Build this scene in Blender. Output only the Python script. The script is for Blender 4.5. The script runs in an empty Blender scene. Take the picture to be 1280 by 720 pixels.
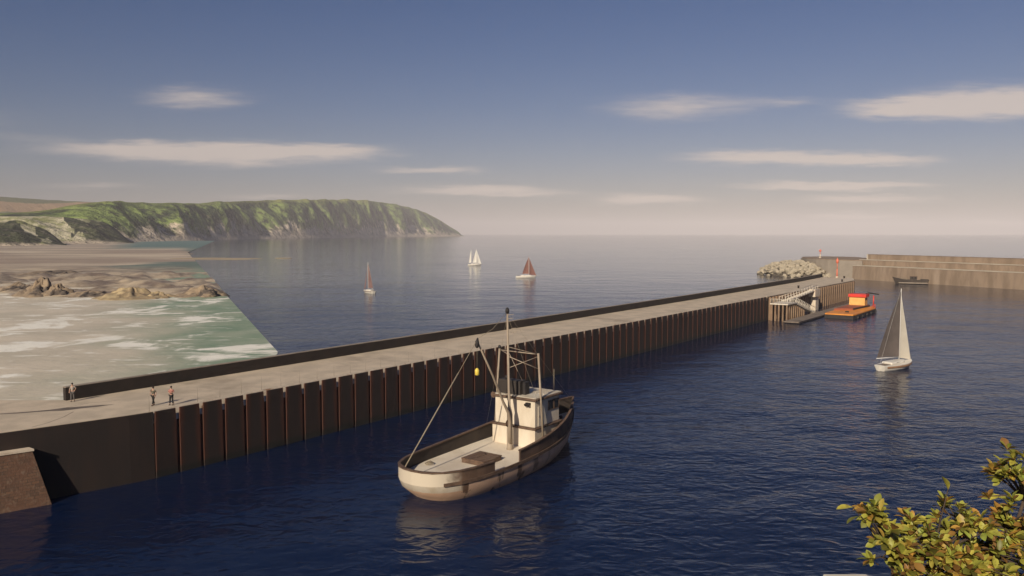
import bpy, bmesh, math, random
from math import sin, cos, pi, radians, atan2, hypot, sqrt, exp
from mathutils import Vector, Matrix, noise

random.seed(7)
SC = bpy.context.scene
COL = SC.collection

# ------------------------------------------------------------------ site survey
H, F, PITCH = 22.0, 1000.0, math.atan(68 / 1000.0)      # eye height (m), focal length (px of a 1280 frame), tilt
FWD = Vector((0, cos(PITCH), -sin(PITCH))); UPV = Vector((0, sin(PITCH), cos(PITCH)))
EYE = Vector((0, 0, H))
def ray(px, py): return F * FWD + (px - 640) * Vector((1, 0, 0)) + (360 - py) * UPV
def at_z(px, py, z):
    d = ray(px, py); return EYE + d * ((z - H) / d.z)
def at_y(px, py, y):
    d = ray(px, py); return EYE + d * (y / d.y)

DECK = 6.1
P0 = Vector((-32.26, 70.77)); U2 = Vector((0.59402, 0.80445)); N2 = Vector((0.80445, -0.59402))
def pier(s, n, z=0.0):                                   # along the quay, outwards from its face, up
    p = P0 + U2 * s + N2 * n; return Vector((p.x, p.y, z))

# ------------------------------------------------------------------ mesh helpers
class MB:
    def __init__(self): self.v = []; self.f = []; self.sm = []
    def add(self, vs, fs, smooth=False):
        o = len(self.v); self.v += [Vector(a) for a in vs]
        for f in fs: self.f.append([i + o for i in f]); self.sm.append(smooth)
    def hexa(self, p):                                   # 4 bottom, 4 top, both counter-clockwise
        self.add(p, [(3, 2, 1, 0), (4, 5, 6, 7), (0, 1, 5, 4), (1, 2, 6, 5), (2, 3, 7, 6), (3, 0, 4, 7)])
    def box(self, c, s, rz=0.0):
        c = Vector(c); R = Matrix.Rotation(rz, 3, 'Z'); h = [a / 2 for a in s]
        q = [(-1, -1), (1, -1), (1, 1), (-1, 1)]
        self.hexa([c + R @ Vector((x * h[0], y * h[1], z * h[2])) for z in (-1, 1) for x, y in q])
    def prism(self, poly, z0, z1):
        n = len(poly)
        a = [Vector((p[0], p[1], z0)) for p in poly] + [Vector((p[0], p[1], z1)) for p in poly]
        self.add(a, [list(range(n))[::-1], list(range(n, 2 * n))] + [(i, (i + 1) % n, n + (i + 1) % n, n + i) for i in range(n)])
    def tube(self, pts, r, n=8, cap=True, smooth=True):
        pts = [Vector(p) for p in pts]; rs = r if isinstance(r, (list, tuple)) else [r] * len(pts)
        vs, fs = [], []
        for i, p in enumerate(pts):
            t = (pts[min(i + 1, len(pts) - 1)] - pts[max(i - 1, 0)])
            if t.length < 1e-9: t = Vector((0, 0, 1))
            t.normalize(); a = Vector((0, 0, 1)) if abs(t.z) < .9 else Vector((1, 0, 0))
            x = t.cross(a).normalized(); y = t.cross(x)
            for k in range(n):
                g = 2 * pi * k / n; vs.append(p + (x * cos(g) + y * sin(g)) * rs[i])
        for i in range(len(pts) - 1):
            for k in range(n): fs.append((i * n + k, i * n + (k + 1) % n, (i + 1) * n + (k + 1) % n, (i + 1) * n + k))
        o = len(self.v); self.add(vs, fs, smooth)
        if cap:
            self.f.append([o + k for k in range(n)][::-1]); self.sm.append(False)
            self.f.append([o + (len(pts) - 1) * n + k for k in range(n)]); self.sm.append(False)
    def ball(self, c, r, n=10, m=7):
        c = Vector(c); r = Vector(r) if isinstance(r, (tuple, list, Vector)) else Vector((r, r, r))
        vs = [c + Vector((0, 0, -r.z))]
        for i in range(1, m):
            a = -pi / 2 + pi * i / m
            for k in range(n):
                g = 2 * pi * k / n; vs.append(c + Vector((cos(a) * cos(g) * r.x, cos(a) * sin(g) * r.y, sin(a) * r.z)))
        vs.append(c + Vector((0, 0, r.z))); fs = []
        for k in range(n): fs.append((0, 1 + (k + 1) % n, 1 + k))
        for i in range(m - 2):
            for k in range(n): fs.append((1 + i * n + k, 1 + i * n + (k + 1) % n, 1 + (i + 1) * n + (k + 1) % n, 1 + (i + 1) * n + k))
        e = len(vs) - 1
        for k in range(n): fs.append((e, 1 + (m - 2) * n + k, 1 + (m - 2) * n + (k + 1) % n))
        self.add(vs, fs, True)
    def grid(self, rows, smooth=True, closed=False):
        n = len(rows[0]); vs = [p for r in rows for p in r]; fs = []
        for i in range(len(rows) - 1):
            for k in range(n if closed else n - 1):
                fs.append((i * n + k, i * n + (k + 1) % n, (i + 1) * n + (k + 1) % n, (i + 1) * n + k))
        self.add(vs, fs, smooth)
    def sheet(self, pts, t):                              # curved panel of thickness t from a grid of points
        rows = [[Vector(p) for p in r] for r in pts]; nr, nc = len(rows), len(rows[0])
        nm = (rows[-1][0] - rows[0][0]).cross(rows[0][-1] - rows[0][0])
        if nm.length < 1e-9: nm = Vector((0, 1, 0))
        nm.normalize()
        A = [[p + nm * t / 2 for p in r] for r in rows]; B = [[p - nm * t / 2 for p in r] for r in rows]
        self.grid(A); self.grid([r[::-1] for r in B])
        edge = [(i, 0) for i in range(nr)] + [(nr - 1, j) for j in range(1, nc)] + [(i, nc - 1) for i in range(nr - 2, -1, -1)] + [(0, j) for j in range(nc - 2, 0, -1)]
        m = len(edge)
        self.add([A[i][j] for i, j in edge] + [B[i][j] for i, j in edge], [(k, (k + 1) % m, m + (k + 1) % m, m + k) for k in range(m)])
    def build(self, name, mat, parent=None, bevel=0.0, recalc=True):
        me = bpy.data.meshes.new(name); me.from_pydata([tuple(a) for a in self.v], [], self.f)
        for p, s in zip(me.polygons, self.sm): p.use_smooth = s
        if recalc:
            b = bmesh.new(); b.from_mesh(me); bmesh.ops.recalc_face_normals(b, faces=b.faces); b.to_mesh(me); b.free()
        me.materials.append(mat); me.update()
        o = bpy.data.objects.new(name, me); COL.objects.link(o)
        if parent: o.parent = parent
        if bevel:
            m = o.modifiers.new('bevel', 'BEVEL'); m.width = bevel; m.segments = 2; m.limit_method = 'ANGLE'
        return o

def tag(o, label=None, cat=None, group=None, kind=None):
    for k, v in (('label', label), ('category', cat), ('group', group), ('kind', kind)):
        if v: o[k] = v
    return o
def thing(name, loc, rz, label, cat, group=None):
    o = bpy.data.objects.new(name, None); COL.objects.link(o); o.empty_display_size = .5
    o.location = loc; o.rotation_euler = (0, 0, rz); return tag(o, label, cat, group)
def copy_tree(o, parent=None):
    c = o.copy(); COL.objects.link(c); c.parent = parent
    for ch in list(o.children): copy_tree(ch, c)
    return c

# ------------------------------------------------------------------ materials
class X:                                                   # small math-node wrapper
    T = None
    def __init__(s, k): s.k = k
    @staticmethod
    def op(o, a, b=None, c=None):
        n = X.T.nodes.new('ShaderNodeMath'); n.operation = o
        for i, q in enumerate((a, b, c)):
            if q is None: continue
            if isinstance(q, X): X.T.links.new(q.k, n.inputs[i])
            else: n.inputs[i].default_value = q
        return X(n.outputs[0])
    def __add__(s, o): return X.op('ADD', s, o)
    def __sub__(s, o): return X.op('SUBTRACT', s, o)
    def __rsub__(s, o): return X.op('SUBTRACT', o, s)
    def __mul__(s, o): return X.op('MULTIPLY', s, o)
    def __truediv__(s, o): return X.op('DIVIDE', s, o)
    __radd__ = __add__; __rmul__ = __mul__
    def clamp(s): return X.op('MINIMUM', X.op('MAXIMUM', s, 0.0), 1.0)
def sstep(a, lo, hi):
    n = X.T.nodes.new('ShaderNodeMapRange'); n.interpolation_type = 'SMOOTHSTEP'
    X.T.links.new(a.k, n.inputs[0]); n.inputs[1].default_value = lo; n.inputs[2].default_value = hi
    return X(n.outputs[0])
def tex(vec, scale, detail=3.0, rough=.55, stretch=None, dist=0.0):
    t = X.T
    if stretch:
        m = t.nodes.new('ShaderNodeMapping'); m.inputs['Scale'].default_value = stretch; t.links.new(vec, m.inputs[0]); vec = m.outputs[0]
    n = t.nodes.new('ShaderNodeTexNoise'); n.inputs['Scale'].default_value = scale; n.inputs['Detail'].default_value = detail
    n.inputs['Roughness'].default_value = rough; n.inputs['Distortion'].default_value = dist
    t.links.new(vec, n.inputs['Vector']); return X(n.outputs[0])
def mix(fac, a, b):
    n = X.T.nodes.new('ShaderNodeMix'); n.data_type = 'RGBA'
    for i, q in ((0, fac), (6, a), (7, b)):
        if isinstance(q, X): X.T.links.new(q.k, n.inputs[i])
        elif i == 0: n.inputs[0].default_value = q
        else: n.inputs[i].default_value = (*q, 1)
    return X(n.outputs[2])
def new_mat(name):
    m = bpy.data.materials.new(name); m.use_nodes = True; X.T = m.node_tree
    b = m.node_tree.nodes['Principled BSDF']; return m, m.node_tree, b
def coord(kind='Object'):
    n = X.T.nodes.new('ShaderNodeTexCoord'); return n.outputs[kind]
def posn():
    return X.T.nodes.new('ShaderNodeNewGeometry').outputs['Position']
def xyz(vec):
    n = X.T.nodes.new('ShaderNodeSeparateXYZ'); X.T.links.new(vec, n.inputs[0]); return [X(o) for o in n.outputs]
def bump(b, h, strength, dist):
    n = X.T.nodes.new('ShaderNodeBump'); n.inputs['Strength'].default_value = strength; n.inputs['Distance'].default_value = dist
    X.T.links.new(h.k, n.inputs['Height']); X.T.links.new(n.outputs[0], b.inputs['Normal'])
def setc(b, c):
    if isinstance(c, X): X.T.links.new(c.k, b.inputs['Base Color'])
    else: b.inputs['Base Color'].default_value = (*c, 1)
def M(name, c1, c2=None, c3=None, sc=1.0, sc3=.3, rough=.75, bm=0.0, bs=None, stretch=None, metal=0.0, spec=.5, lo=.35, hi=.65, lo3=.55, hi3=.72):
    """surface of one colour, mottled with a second, stained with a third (streaks when stretched)"""
    m, t, b = new_mat(name); v = coord()
    c = c1
    if c2: c = mix(sstep(tex(v, sc, 5, .6, stretch), lo, hi), c1, c2)
    if c3: c = mix(sstep(tex(v, sc3, 5, .65, stretch), lo3, hi3), c, c3)
    setc(b, c); b.inputs['Roughness'].default_value = rough; b.inputs['Metallic'].default_value = metal
    b.inputs['Specular IOR Level'].default_value = spec
    if bm: bump(b, tex(v, bs or sc * 4, 4, .6), .6, bm)
    return m

m_concrete = M('concrete_deck', (.58, .475, .355), (.46, .38, .285), (.36, .29, .215), sc=.35, sc3=.1, rough=.85, bm=.02, bs=1.2)
m_capping = M('capping_concrete', (.68, .58, .46), (.56, .46, .35), (.30, .16, .09), sc=.8, sc3=.5, rough=.85)
m_quay = M('quay_steel', (.017, .0108, .009), (.026, .015, .0115), (.06, .024, .014), sc=.7, sc3=.55, rough=.8, stretch=(1, 1, .2), lo3=.6, hi3=.78)
m_rust = M('rusty_seam', (.085, .027, .015), (.12, .036, .018), (.045, .019, .013), sc=.9, sc3=.4, rough=.9, stretch=(1, 1, .2))
m_pile = M('sheet_pile_steel', (.019, .012, .0098), (.026, .0155, .0115), (.045, .017, .0105), sc=.7, sc3=.35, rough=.75, stretch=(1, 1, .25), lo3=.58, hi3=.8)
def pile_mat():
    m, t, b = new_mat('sheet_pile_steel_rust'); v = coord(); x, y, z = xyz(v)
    sl = x * U2.x + y * U2.y                                      # along the quay, 0.13 .. 2.26
    e = X.op('ABSOLUTE', sl - 1.195) / 1.065
    st = tex(v, .9, 5, .65, (1, 1, .16))
    oi = t.nodes.new('ShaderNodeObjectInfo'); rnd = X(oi.outputs['Random'])
    c = mix(sstep(tex(v, .8, 5, .6, (1, 1, .3)), .35, .65), (.026, .0155, .012), (.036, .0205, .0145))
    c = mix((rnd * .5), c, (.032, .022, .018))
    rust = sstep(e + (st - .5) * 1.1 + (rnd - .5) * .25, .50, .95)
    c = mix(rust * .85, c, (.085, .026, .0125))
    c = mix(sstep(tex(v, 1.6, 5, .7, (1, 1, .3)), .62, .76) * .7, c, (.075, .032, .018))
    c = mix((1.0 - sstep(z + (tex(v, .9, 4, .6) - .5) * .8, .35, .9)) * .8, c, (.012, .013, .009))
    setc(b, c); b.inputs['Roughness'].default_value = .8; bump(b, st, .4, .03); return m
m_pile = pile_mat()
m_timber = M('fender_timber', (.26, .175, .11), (.19, .115, .07), (.11, .065, .04), sc=1.2, sc3=.5, rough=.85, stretch=(1, 1, .3))
m_parapet = M('parapet_dark_stone', (.024, .0175, .0145), (.034, .024, .019), (.017, .0135, .012), sc=.6, sc3=.25, rough=.85, bm=.02)
m_paracap = M('parapet_coping', (.30, .25, .20), (.22, .18, .14), sc=.6, rough=.85)
m_stone = None

def brick_mat():
    m, t, b = new_mat('abutment_stone'); v = coord()
    br = t.nodes.new('ShaderNodeTexBrick'); t.links.new(v, br.inputs['Vector'])
    mp = t.nodes.new('ShaderNodeMapping'); mp.inputs['Rotation'].default_value = (pi / 2, 0, 0); t.links.new(v, mp.inputs[0]); t.links.new(mp.outputs[0], br.inputs['Vector'])
    br.inputs['Color1'].default_value = (.16, .085, .05, 1); br.inputs['Color2'].default_value = (.10, .055, .036, 1); br.inputs['Mortar'].default_value = (.07, .045, .032, 1)
    br.inputs['Scale'].default_value = 1.1; br.inputs['Mortar Size'].default_value = .02
    c = mix(sstep(tex(v, .8, 5, .65), .4, .65), X(br.outputs[0]), (.13, .065, .04))
    c = mix(sstep(tex(v, 3., 5, .7), .5, .75), c, (.19, .13, .09))
    setc(b, c); b.inputs['Roughness'].default_value = .9; bump(b, tex(v, 3, 5, .65), .7, .08); return m
m_stone = brick_mat()

# ------------------------------------------------------------------ world and sun
SUN_AZ, SUN_EL = radians(-155), radians(28)
def world():
    w = bpy.data.worlds.new("World"); SC.world = w; w.use_nodes = True
    t = w.node_tree; X.T = t; bg = t.nodes['Background']
    s = t.nodes.new('ShaderNodeTexSky'); s.sky_type = 'NISHITA'; s.sun_disc = False
    s.sun_elevation = SUN_EL; s.sun_rotation = SUN_AZ; s.altitude = 20; s.air_density = 1.0; s.dust_density = .7; s.ozone_density = 1.4
    d = coord('Generated'); x, y, z = xyz(d)
    yy = X.op('MAXIMUM', y, .02); u = x / yy; vv = z / yy
    cb = t.nodes.new('ShaderNodeCombineXYZ'); t.links.new((u * 5.0).k, cb.inputs[0]); t.links.new((vv * 38.0).k, cb.inputs[1])
    n1 = tex(cb.outputs[0], 1.0, 5, .6); n2 = tex(cb.outputs[0], 2.6, 5, .65)
    uw = u + (n1 - .5) * .12; vw = vv + (n2 - .5) * .020
    tot = None
    clouds = [(245, 122, 62, 14, .62), (160, 186, 110, 9, .85), (290, 193, 130, 14, 1.0), (410, 189, 75, 8, .8), (120, 233, 75, 5, .45), (535, 213, 58, 5, .75),
              (590, 238, 100, 7, .9), (850, 134, 85, 17, .62), (975, 126, 50, 6, .35), (1130, 136, 70, 11, .95), (1240, 129, 100, 18, 1.15), (950, 196, 100, 9, .9),
              (1080, 200, 90, 8, .8), (1045, 232, 110, 5, 1.1), (805, 249, 55, 7, 1.15), (1090, 249, 70, 6, 1.0), (1060, 270, 65, 4, .95), (1245, 279, 45, 5, .9),
              (660, 243, 50, 4, .4), (330, 246, 60, 4, .5), (900, 279, 60, 5, .4), (700, 277, 90, 5, .35), (30, 172, 60, 6, .25), (1420, 120, 120, 20, .9), (-180, 150, 150, 16, .8)]
    for cx, cy, hw, hh, st in clouds:
        p = ray(cx, cy); cu, cv = p.x / p.y, p.z / p.y
        a = (uw - cu) * (F / hw); b = (vw - cv) * (F / hh)
        g = X.op('EXPONENT', (a * a + b * b) * -1.0) * (st * 1.25)
        tot = g if tot is None else tot + g
    n3 = tex(cb.outputs[0], 4.5, 4, .6)
    dens = sstep(tot * (.5 + n3 * 1.0), .05, 1.25) * sstep(y, .02, .2)
    # thin veil in the lowest degrees, as haze over the sea
    veil = X.op('EXPONENT', X.op('MAXIMUM', z, 0.0) * -14.0) * .40
    hs = t.nodes.new('ShaderNodeHueSaturation'); hs.inputs['Saturation'].default_value = 1.3; hs.inputs['Value'].default_value = SKYV
    t.links.new(s.outputs[0], hs.inputs['Color'])
    tint = t.nodes.new('ShaderNodeMix'); tint.data_type = 'RGBA'; tint.blend_type = 'MULTIPLY'; tint.inputs[0].default_value = 1.0
    t.links.new(hs.outputs[0], tint.inputs[6]); tint.inputs[7].default_value = (1.07, .97, 1.24, 1)
    c = mix(veil, X(tint.outputs[2]), (4.3, 3.95, 3.65))
    c = mix(dens * .8, c, (5.8, 4.9, 4.3))
    t.links.new(c.k, bg.inputs[0]); bg.inputs[1].default_value = .1
    l = bpy.data.lights.new('sun', 'SUN'); l.energy = 4.2; l.angle = radians(.55); l.color = (1.0, .88, .70)
    o = bpy.data.objects.new('sun', l); COL.objects.link(o)
    to = Vector((sin(SUN_AZ) * cos(SUN_EL), cos(SUN_AZ) * cos(SUN_EL), sin(SUN_EL)))
    o.rotation_euler = to.to_track_quat('Z', 'Y').to_euler(); o.location = (-200, -150, 200)
SKYV = .33
world()

# ------------------------------------------------------------------ sea
def sea():
    m, t, b = new_mat('sea_water'); v = posn()
    setc(b, (.0035, .010, .036)); b.inputs['Roughness'].default_value = .27; b.inputs['IOR'].default_value = 1.333
    swell = tex(v, .05, 3, .5, (1.0, 1.4, 1)); mid = tex(v, .17, 3, .5, (.9, 1.2, 1)); chop = tex(v, .55, 3, .5, (.8, 1.2, 1), .3); fine = tex(v, 2.4, 2, .55, (.8, 1.3, 1))
    ridge = X.op('ABSOLUTE', tex(v, .62, 2, .5, (.8, 1.15, 1), .4) - .5) * -2.0 + 1.0
    yy = xyz(v)[1]; gust = sstep(tex(v, .012, 3, .5), .3, .7)
    amp = (1.0 - sstep(yy, 120.0, 480.0) * .62) * (gust * .5 + .75)         # ruffled harbour water, smoother sea outside
    rg = .165 - sstep(yy, 70.0, 420.0) * .095
    t.links.new(rg.k, b.inputs['Roughness'])
    h = (swell * .7 + mid * .22 + chop * .10 + ridge * .10 + fine * .016) * amp
    n = t.nodes.new('ShaderNodeBump'); n.inputs['Strength'].default_value = 1.0; n.inputs['Distance'].default_value = 1.0
    t.links.new(h.k, n.inputs['Height']); t.links.new(n.outputs[0], b.inputs['Normal'])
    q = MB(); R = 30000.0
    ys = [-3000, -200, 0, 200, 600, 2000, 8000, R]
    xs = [-R, -8000, -2000, -600, 0, 600, 2000, 8000, R]
    q.grid([[(x, y, 0) for x in xs] for y in ys], smooth=False)
    tag(q.build('sea', m), kind='structure')
sea()

# ------------------------------------------------------------------ foreshore (shallow water over sand, reef flats) west of the pier
def edge_x(y):
    pts = [(60, -42), (88, -34), (146.8, -43.2), (919, -372), (1840, -695), (2600, -960)]
    if y < 112: return pier((y - 70.77 - 3.86) / U2.y, -6.5).x
    for (a, xa), (c, xc) in zip(pts[1:], pts[2:]):
        if y <= c: return xa + (xc - xa) * (y - a) / (c - a)
    return pts[-1][1]
def fb(x, y, z=0, o=5): return noise.fractal(Vector((x, y, z)), 1.0, 2.0, o, noise_basis='PERLIN_ORIGINAL')
def sm(a, lo, hi):
    t = min(1, max(0, (a - lo) / (hi - lo))); return t * t * (3 - 2 * t)
def shore_h(x, y):
    h = .06; u = x / y
    band = sm(y, 270, 300) * (1 - sm(y, 400, 470)) * (1 - sm(u, -.385, -.35))
    r = fb(x * .03, y * .03, 2.2) + .5 * fb(x * .12, y * .12, 5)
    h += band * max(0, r + .32) * 2.6
    flat = sm(y, 430, 520) * (1 - sm(y, 930, 1200)) * (1 - sm(u, -.42, -.36))
    h += flat * max(0, .35 + fb(x * .006, y * .006, 9)) * 1.2
    return h
def foreshore():
    m, t, b = new_mat('foreshore_sand_and_shallows'); v = posn(); x, y, z = xyz(v)
    big = tex(v, .018, 4, .55); big2 = tex(v, .05, 4, .6, (1, .7, 1))
    edge = (x + y * .425 + -19.5) * -1.0                          # metres inland of the straight tide line
    green = mix(sstep(tex(v, .07, 4, .6), .35, .65), (.21, .29, .19), (.33, .375, .265))
    tan = mix(sstep(tex(v, .045, 5, .62), .3, .7), (.68, .59, .46), (.54, .48, .37))
    inl = sstep(edge + (big - .5) * 70.0 + (big2 - .5) * 30.0, 12.0, 46.0)
    c = mix(inl, green, tan)
    near = sstep(y, 420.0, 280.0)
    f1 = tex(v, .055, 6, .62, (1.0, .75, 1), .6); f2 = tex(v, .16, 4, .6, (.55, 1.0, 1))
    foam = (sstep(f1 + (f2 - .5) * .4, .53, .63) * .95 + sstep(tex(v, .32, 4, .6, (.3, 1.0, 1), .4), .56, .68) * .7).clamp() * near
    c = mix(foam, c, (.92, .88, .77))
    dry = sstep(z + (tex(v, .1, 5, .6) - .5) * .5, .15, .5)
    rockc = mix(sstep(tex(v, .06, 6, .65), .38, .62), (.56, .45, .31), (.22, .165, .12))
    c = mix(dry, c, rockc)
    far = sstep(y, 430.0, 560.0)
    sand = mix(sstep(tex(v, .007, 6, .62, (.45, 1.0, 1)), .42, .6), (.36, .275, .20), (.58, .48, .35))
    wet = sstep(edge + (tex(v, .012, 5, .6, (.5, 1, 1)) - .5) * 130.0 + sstep(y, 500.0, 640.0) * 70.0, 50.0, 75.0)
    c = mix(far, c, mix(wet, (.15, .19, .15), sand))
    c = mix(sstep(y + (tex(v, .004, 4, .6) - .5) * 500.0, 1050.0, 1350.0) * (1.0 - sstep(edge + (tex(v, .008, 3, .5) - .5) * 80.0, 80.0, 150.0)), c, (.12, .19, .165))
    c = mix(sstep(y, 1100.0, 1500.0) * sstep(edge, 120.0, 190.0), c, (.42, .34, .255))
    setc(b, c); b.inputs['Roughness'].default_value = .55; b.inputs['Specular IOR Level'].default_value = .25
    bump(b, tex(v, .6, 4, .6, (.7, 1.4, 1)) + tex(v, .1, 4, .6) * 2.0, .5, .25)
    q = MB(); rows = []; y_ = 60.0
    while y_ < 2500:
        xr = edge_x(y_); xl = -1.15 * y_ - 90; n = 170; row = []
        for k in range(n + 1):
            a = (k / n); x_ = xr + (xl - xr) * (a ** 1.25); row.append((x_, y_, shore_h(x_, y_)))
        rows.append(row); y_ *= 1.0175
    q.grid(rows); tag(q.build('foreshore', m), kind='structure')
foreshore()

m_sandbar = M('sandbar_sand', (.42, .33, .20), (.34, .26, .17), (.25, .20, .14), sc=.02, sc3=.008, rough=.9)
def sandbar(pts):
    q = MB(); n = len(pts); c = sum((Vector(p) for p in pts), Vector()) / n
    rings = [[Vector((p[0], p[1], -.3)) for p in pts], [Vector((c.x + (p[0] - c.x) * .8, c.y + (p[1] - c.y) * .8, .25)) for p in pts], [Vector((c.x + (p[0] - c.x) * .3, c.y + (p[1] - c.y) * .3, .45)) for p in pts]]
    q.grid(rings, closed=True); q.f.append([2 * n + k for k in range(n)]); q.sm.append(True)
    tag(q.build('sandbar', m_sandbar), kind='structure')
def blob(px0, px1, py, dy, k=18, seed=1):
    rnd = random.Random(seed); out = []
    for i in range(k):
        g = 2 * pi * i / k; a = 1 + rnd.uniform(-.2, .2)
        p = at_z((px0 + px1) / 2 + cos(g) * (px1 - px0) / 2 * a, py - sin(g) * dy * a, 0); out.append((p.x, p.y, 0))
    return out
sandbar(blob(205, 326, 323.4, 1.2, seed=2)); sandbar(blob(343, 366, 322.8, .45, seed=3)); sandbar(blob(170, 245, 317.5, 1.0, seed=5))

# ------------------------------------------------------------------ headland and hills
def cover_mat(name, kind):
    m, t, b = new_mat(name); v = posn(); x, y, z = xyz(v)
    at = t.nodes.new('ShaderNodeAttribute'); at.attribute_name = 'slope_place'; sp = X(at.outputs['Fac'])
    k = 1.0 if kind == 'headland' else 2.2
    al = t.nodes.new('ShaderNodeAttribute'); al.attribute_name = 'slope_along'; cb = t.nodes.new('ShaderNodeCombineXYZ')
    t.links.new((X(al.outputs['Fac']) * 5.5).k, cb.inputs[0]); t.links.new((sp * 1.4).k, cb.inputs[1]); rib = tex(cb.outputs[0], 1.0, 6, .62, None, .6); rib2 = tex(cb.outputs[0], 3.4, 5, .65)
    n1 = tex(v, .0035 * k, 6, .65, (1, .5, 1.6)); n2 = tex(v, .012 * k, 5, .65, (1, .5, 1.6)); n3 = tex(v, .03 * k, 4, .6)
    veg = mix(sstep(rib * .7 + n1 * .3, .46, .55), (.026, .045, .017), (.22, .29, .075))
    veg = mix(sstep(rib2, .50, .64), veg, (.018, .025, .013))
    veg = mix(sstep(n3 * .5 + rib2 * .5, .5, .38) * .0 + sstep(n3, .56, .72) * .5, veg, (.22, .21, .085))
    top = mix(sstep(tex(v, .0022 * k, 4, .55), .42, .58), (.27, .28, .085), (.17, .21, .06))
    c = mix(sstep(sp + (n2 - .5) * .5, .72, .98), veg, top)
    cliff = mix(sstep(rib2 * .6 + n3 * .4, .42, .58), (.62, .52, .40), (.24, .19, .14))
    lim = .32 if kind == 'headland' else .35
    c = mix(1.0 - sstep(sp + (rib2 - .5) * 1.1 + (rib - .5) * .8, lim * .4, lim * 1.05), c, cliff)
    c = mix(1.0 - sstep(sp, .03, .10), c, (.46, .385, .30))
    if kind == 'field':
        c = mix(sstep(tex(v, .0016, 2, .4), .47, .50), (.36, .235, .125), (.13, .135, .05)); c = mix(sstep(sp, .9, 1.05), c, (.12, .12, .045)); c = mix(1.0 - sstep(sp, .2, .45), c, (.09, .105, .04))
    if kind == 'bluff':
        pale = mix(sstep(rib2 * .5 + n2 * .5, .42, .58), (.52, .47, .34), (.20, .21, .09))
        rock = mix(sstep(rib2 * .6 + n3 * .4, .42, .6), (.018, .022, .016), (.075, .085, .04)); rock = mix(sstep(tex(v, .09, 5, .7), .52, .68), rock, (.16, .14, .11))
        at2 = t.nodes.new('ShaderNodeAttribute'); at2.attribute_name = 'rockiness'
        c = mix(sstep(X(at2.outputs['Fac']) + (n2 - .5) * .5, .35, .65), pale, rock)
        c = mix(1.0 - sstep(sp + (n2 - .5) * .2, .04, .16), c, (.42, .35, .27))
    setc(b, c); b.inputs['Roughness'].default_value = .95; b.inputs['Specular IOR Level'].default_value = .1
    bump(b, n2 * 1.0 + n3 * .6 + rib2 * 1.2, 1.0, 22.0 / k); return m
def lerp_pts(p, x):
    if x <= p[0][0]: return p[0][1]
    for (a, va), (c, vc) in zip(p, p[1:]):
        if x <= c: 
            t = (x - a) / (c - a); return va + (vc - va) * t
    return p[-1][1]
def cat(p, x):                                            # smooth interpolation
    if x <= p[0][0]: return p[0][1]
    for i in range(len(p) - 1):
        if x <= p[i + 1][0]:
            x0, y0 = p[i]; x1, y1 = p[i + 1]; h = x1 - x0; t = (x - x0) / h
            m0 = (y1 - (p[i - 1][1] if i else y0)) / (x1 - (p[i - 1][0] if i else x0)); m1 = ((p[i + 2][1] if i + 2 < len(p) else y1) - y0) / ((p[i + 2][0] if i + 2 < len(p) else x1) - x0)
            return (2 * t**3 - 3 * t**2 + 1) * y0 + (t**3 - 2 * t**2 + t) * h * m0 + (-2 * t**3 + 3 * t**2) * y1 + (t**3 - t**2) * h * m1
    return p[-1][1]
def terrain(name, base, sky, px0, px1, W, tc, kind, nu=420, nv=70, gul=.22, seed=0, drop=.8, attr=None):
    """coastal slope: base = distance of the shore by bearing, sky = where the crest stands by bearing"""
    q = MB(); rows = []; sp = []; rk = []; al = []; arc = 0.0; last = None
    for i in range(nu + 1):
        px = px0 + (px1 - px0) * i / nu; D = cat(base, px); row = []
        w = W * min(1, D / 3000.0 + .25); bp = Vector(((px - 640) / F * D, D)); arc += (bp - (last or bp)).length; last = bp
        Dc = D + w * tc; hs = max(1.0, H + (292 - cat(sky, px)) / 1000.0 * Dc)
        for j in range(nv + 1):
            tt = (j / nv); d = D + w * tt; X_ = (px - 640) / F * d
            r = tt / tc
            sk = arc * (.0011 if kind != 'bluff' else .0024) + r * .35 + seed
            gl = noise.fractal(Vector((sk * 4.2, r * .7, seed)), 1.0, 2.1, 6) * gul * .8 - abs(noise.noise(Vector((sk * 3.4, r * .5, seed + 4)))) * gul * 1.5 + gul * .3
            r2 = max(0, r + gl * sm(r, .03, .3) * (1 - sm(r, .85, 1.15)))
            if r < 1.05: hh = hs * min(1.0, sm(r2, -.35, 1.04) * 1.0 - sm(0, -.35, 1.04)) / (1 - sm(0, -.35, 1.04))
            else: hh = hs
            if r >= 1: hh = hs * (1 - drop * sm(r, 1.0, 1 / tc))
            hh += noise.fractal(Vector((X_ * .01, d * .01, seed)), 1, 2, 4) * hs * .015 * sm(r, .1, .3)
            row.append((X_, d, max(hh, 0) - (.6 if j == 0 else 0))); sp.append(min(1.4, r2 if r < 1 else r))
            al.append(sk); rk.append(attr(px + 26 * (r - .5) + 22 * noise.fractal(Vector((px * .05, r * 1.6, seed)), 1, 2, 4), r + .25 * noise.noise(Vector((px * .06, r, seed + 2)))) if attr else 0)
        rows.append(row)
    q.grid(rows); o = q.build(name, cover_mat(name + '_cover', kind))
    a = o.data.attributes.new('slope_place', 'FLOAT', 'POINT'); a.data.foreach_set('value', sp)
    a = o.data.attributes.new('slope_along', 'FLOAT', 'POINT'); a.data.foreach_set('value', al)
    a = o.data.attributes.new('rockiness', 'FLOAT', 'POINT'); a.data.foreach_set('value', rk)
    tag(o, kind='structure'); return o
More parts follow.
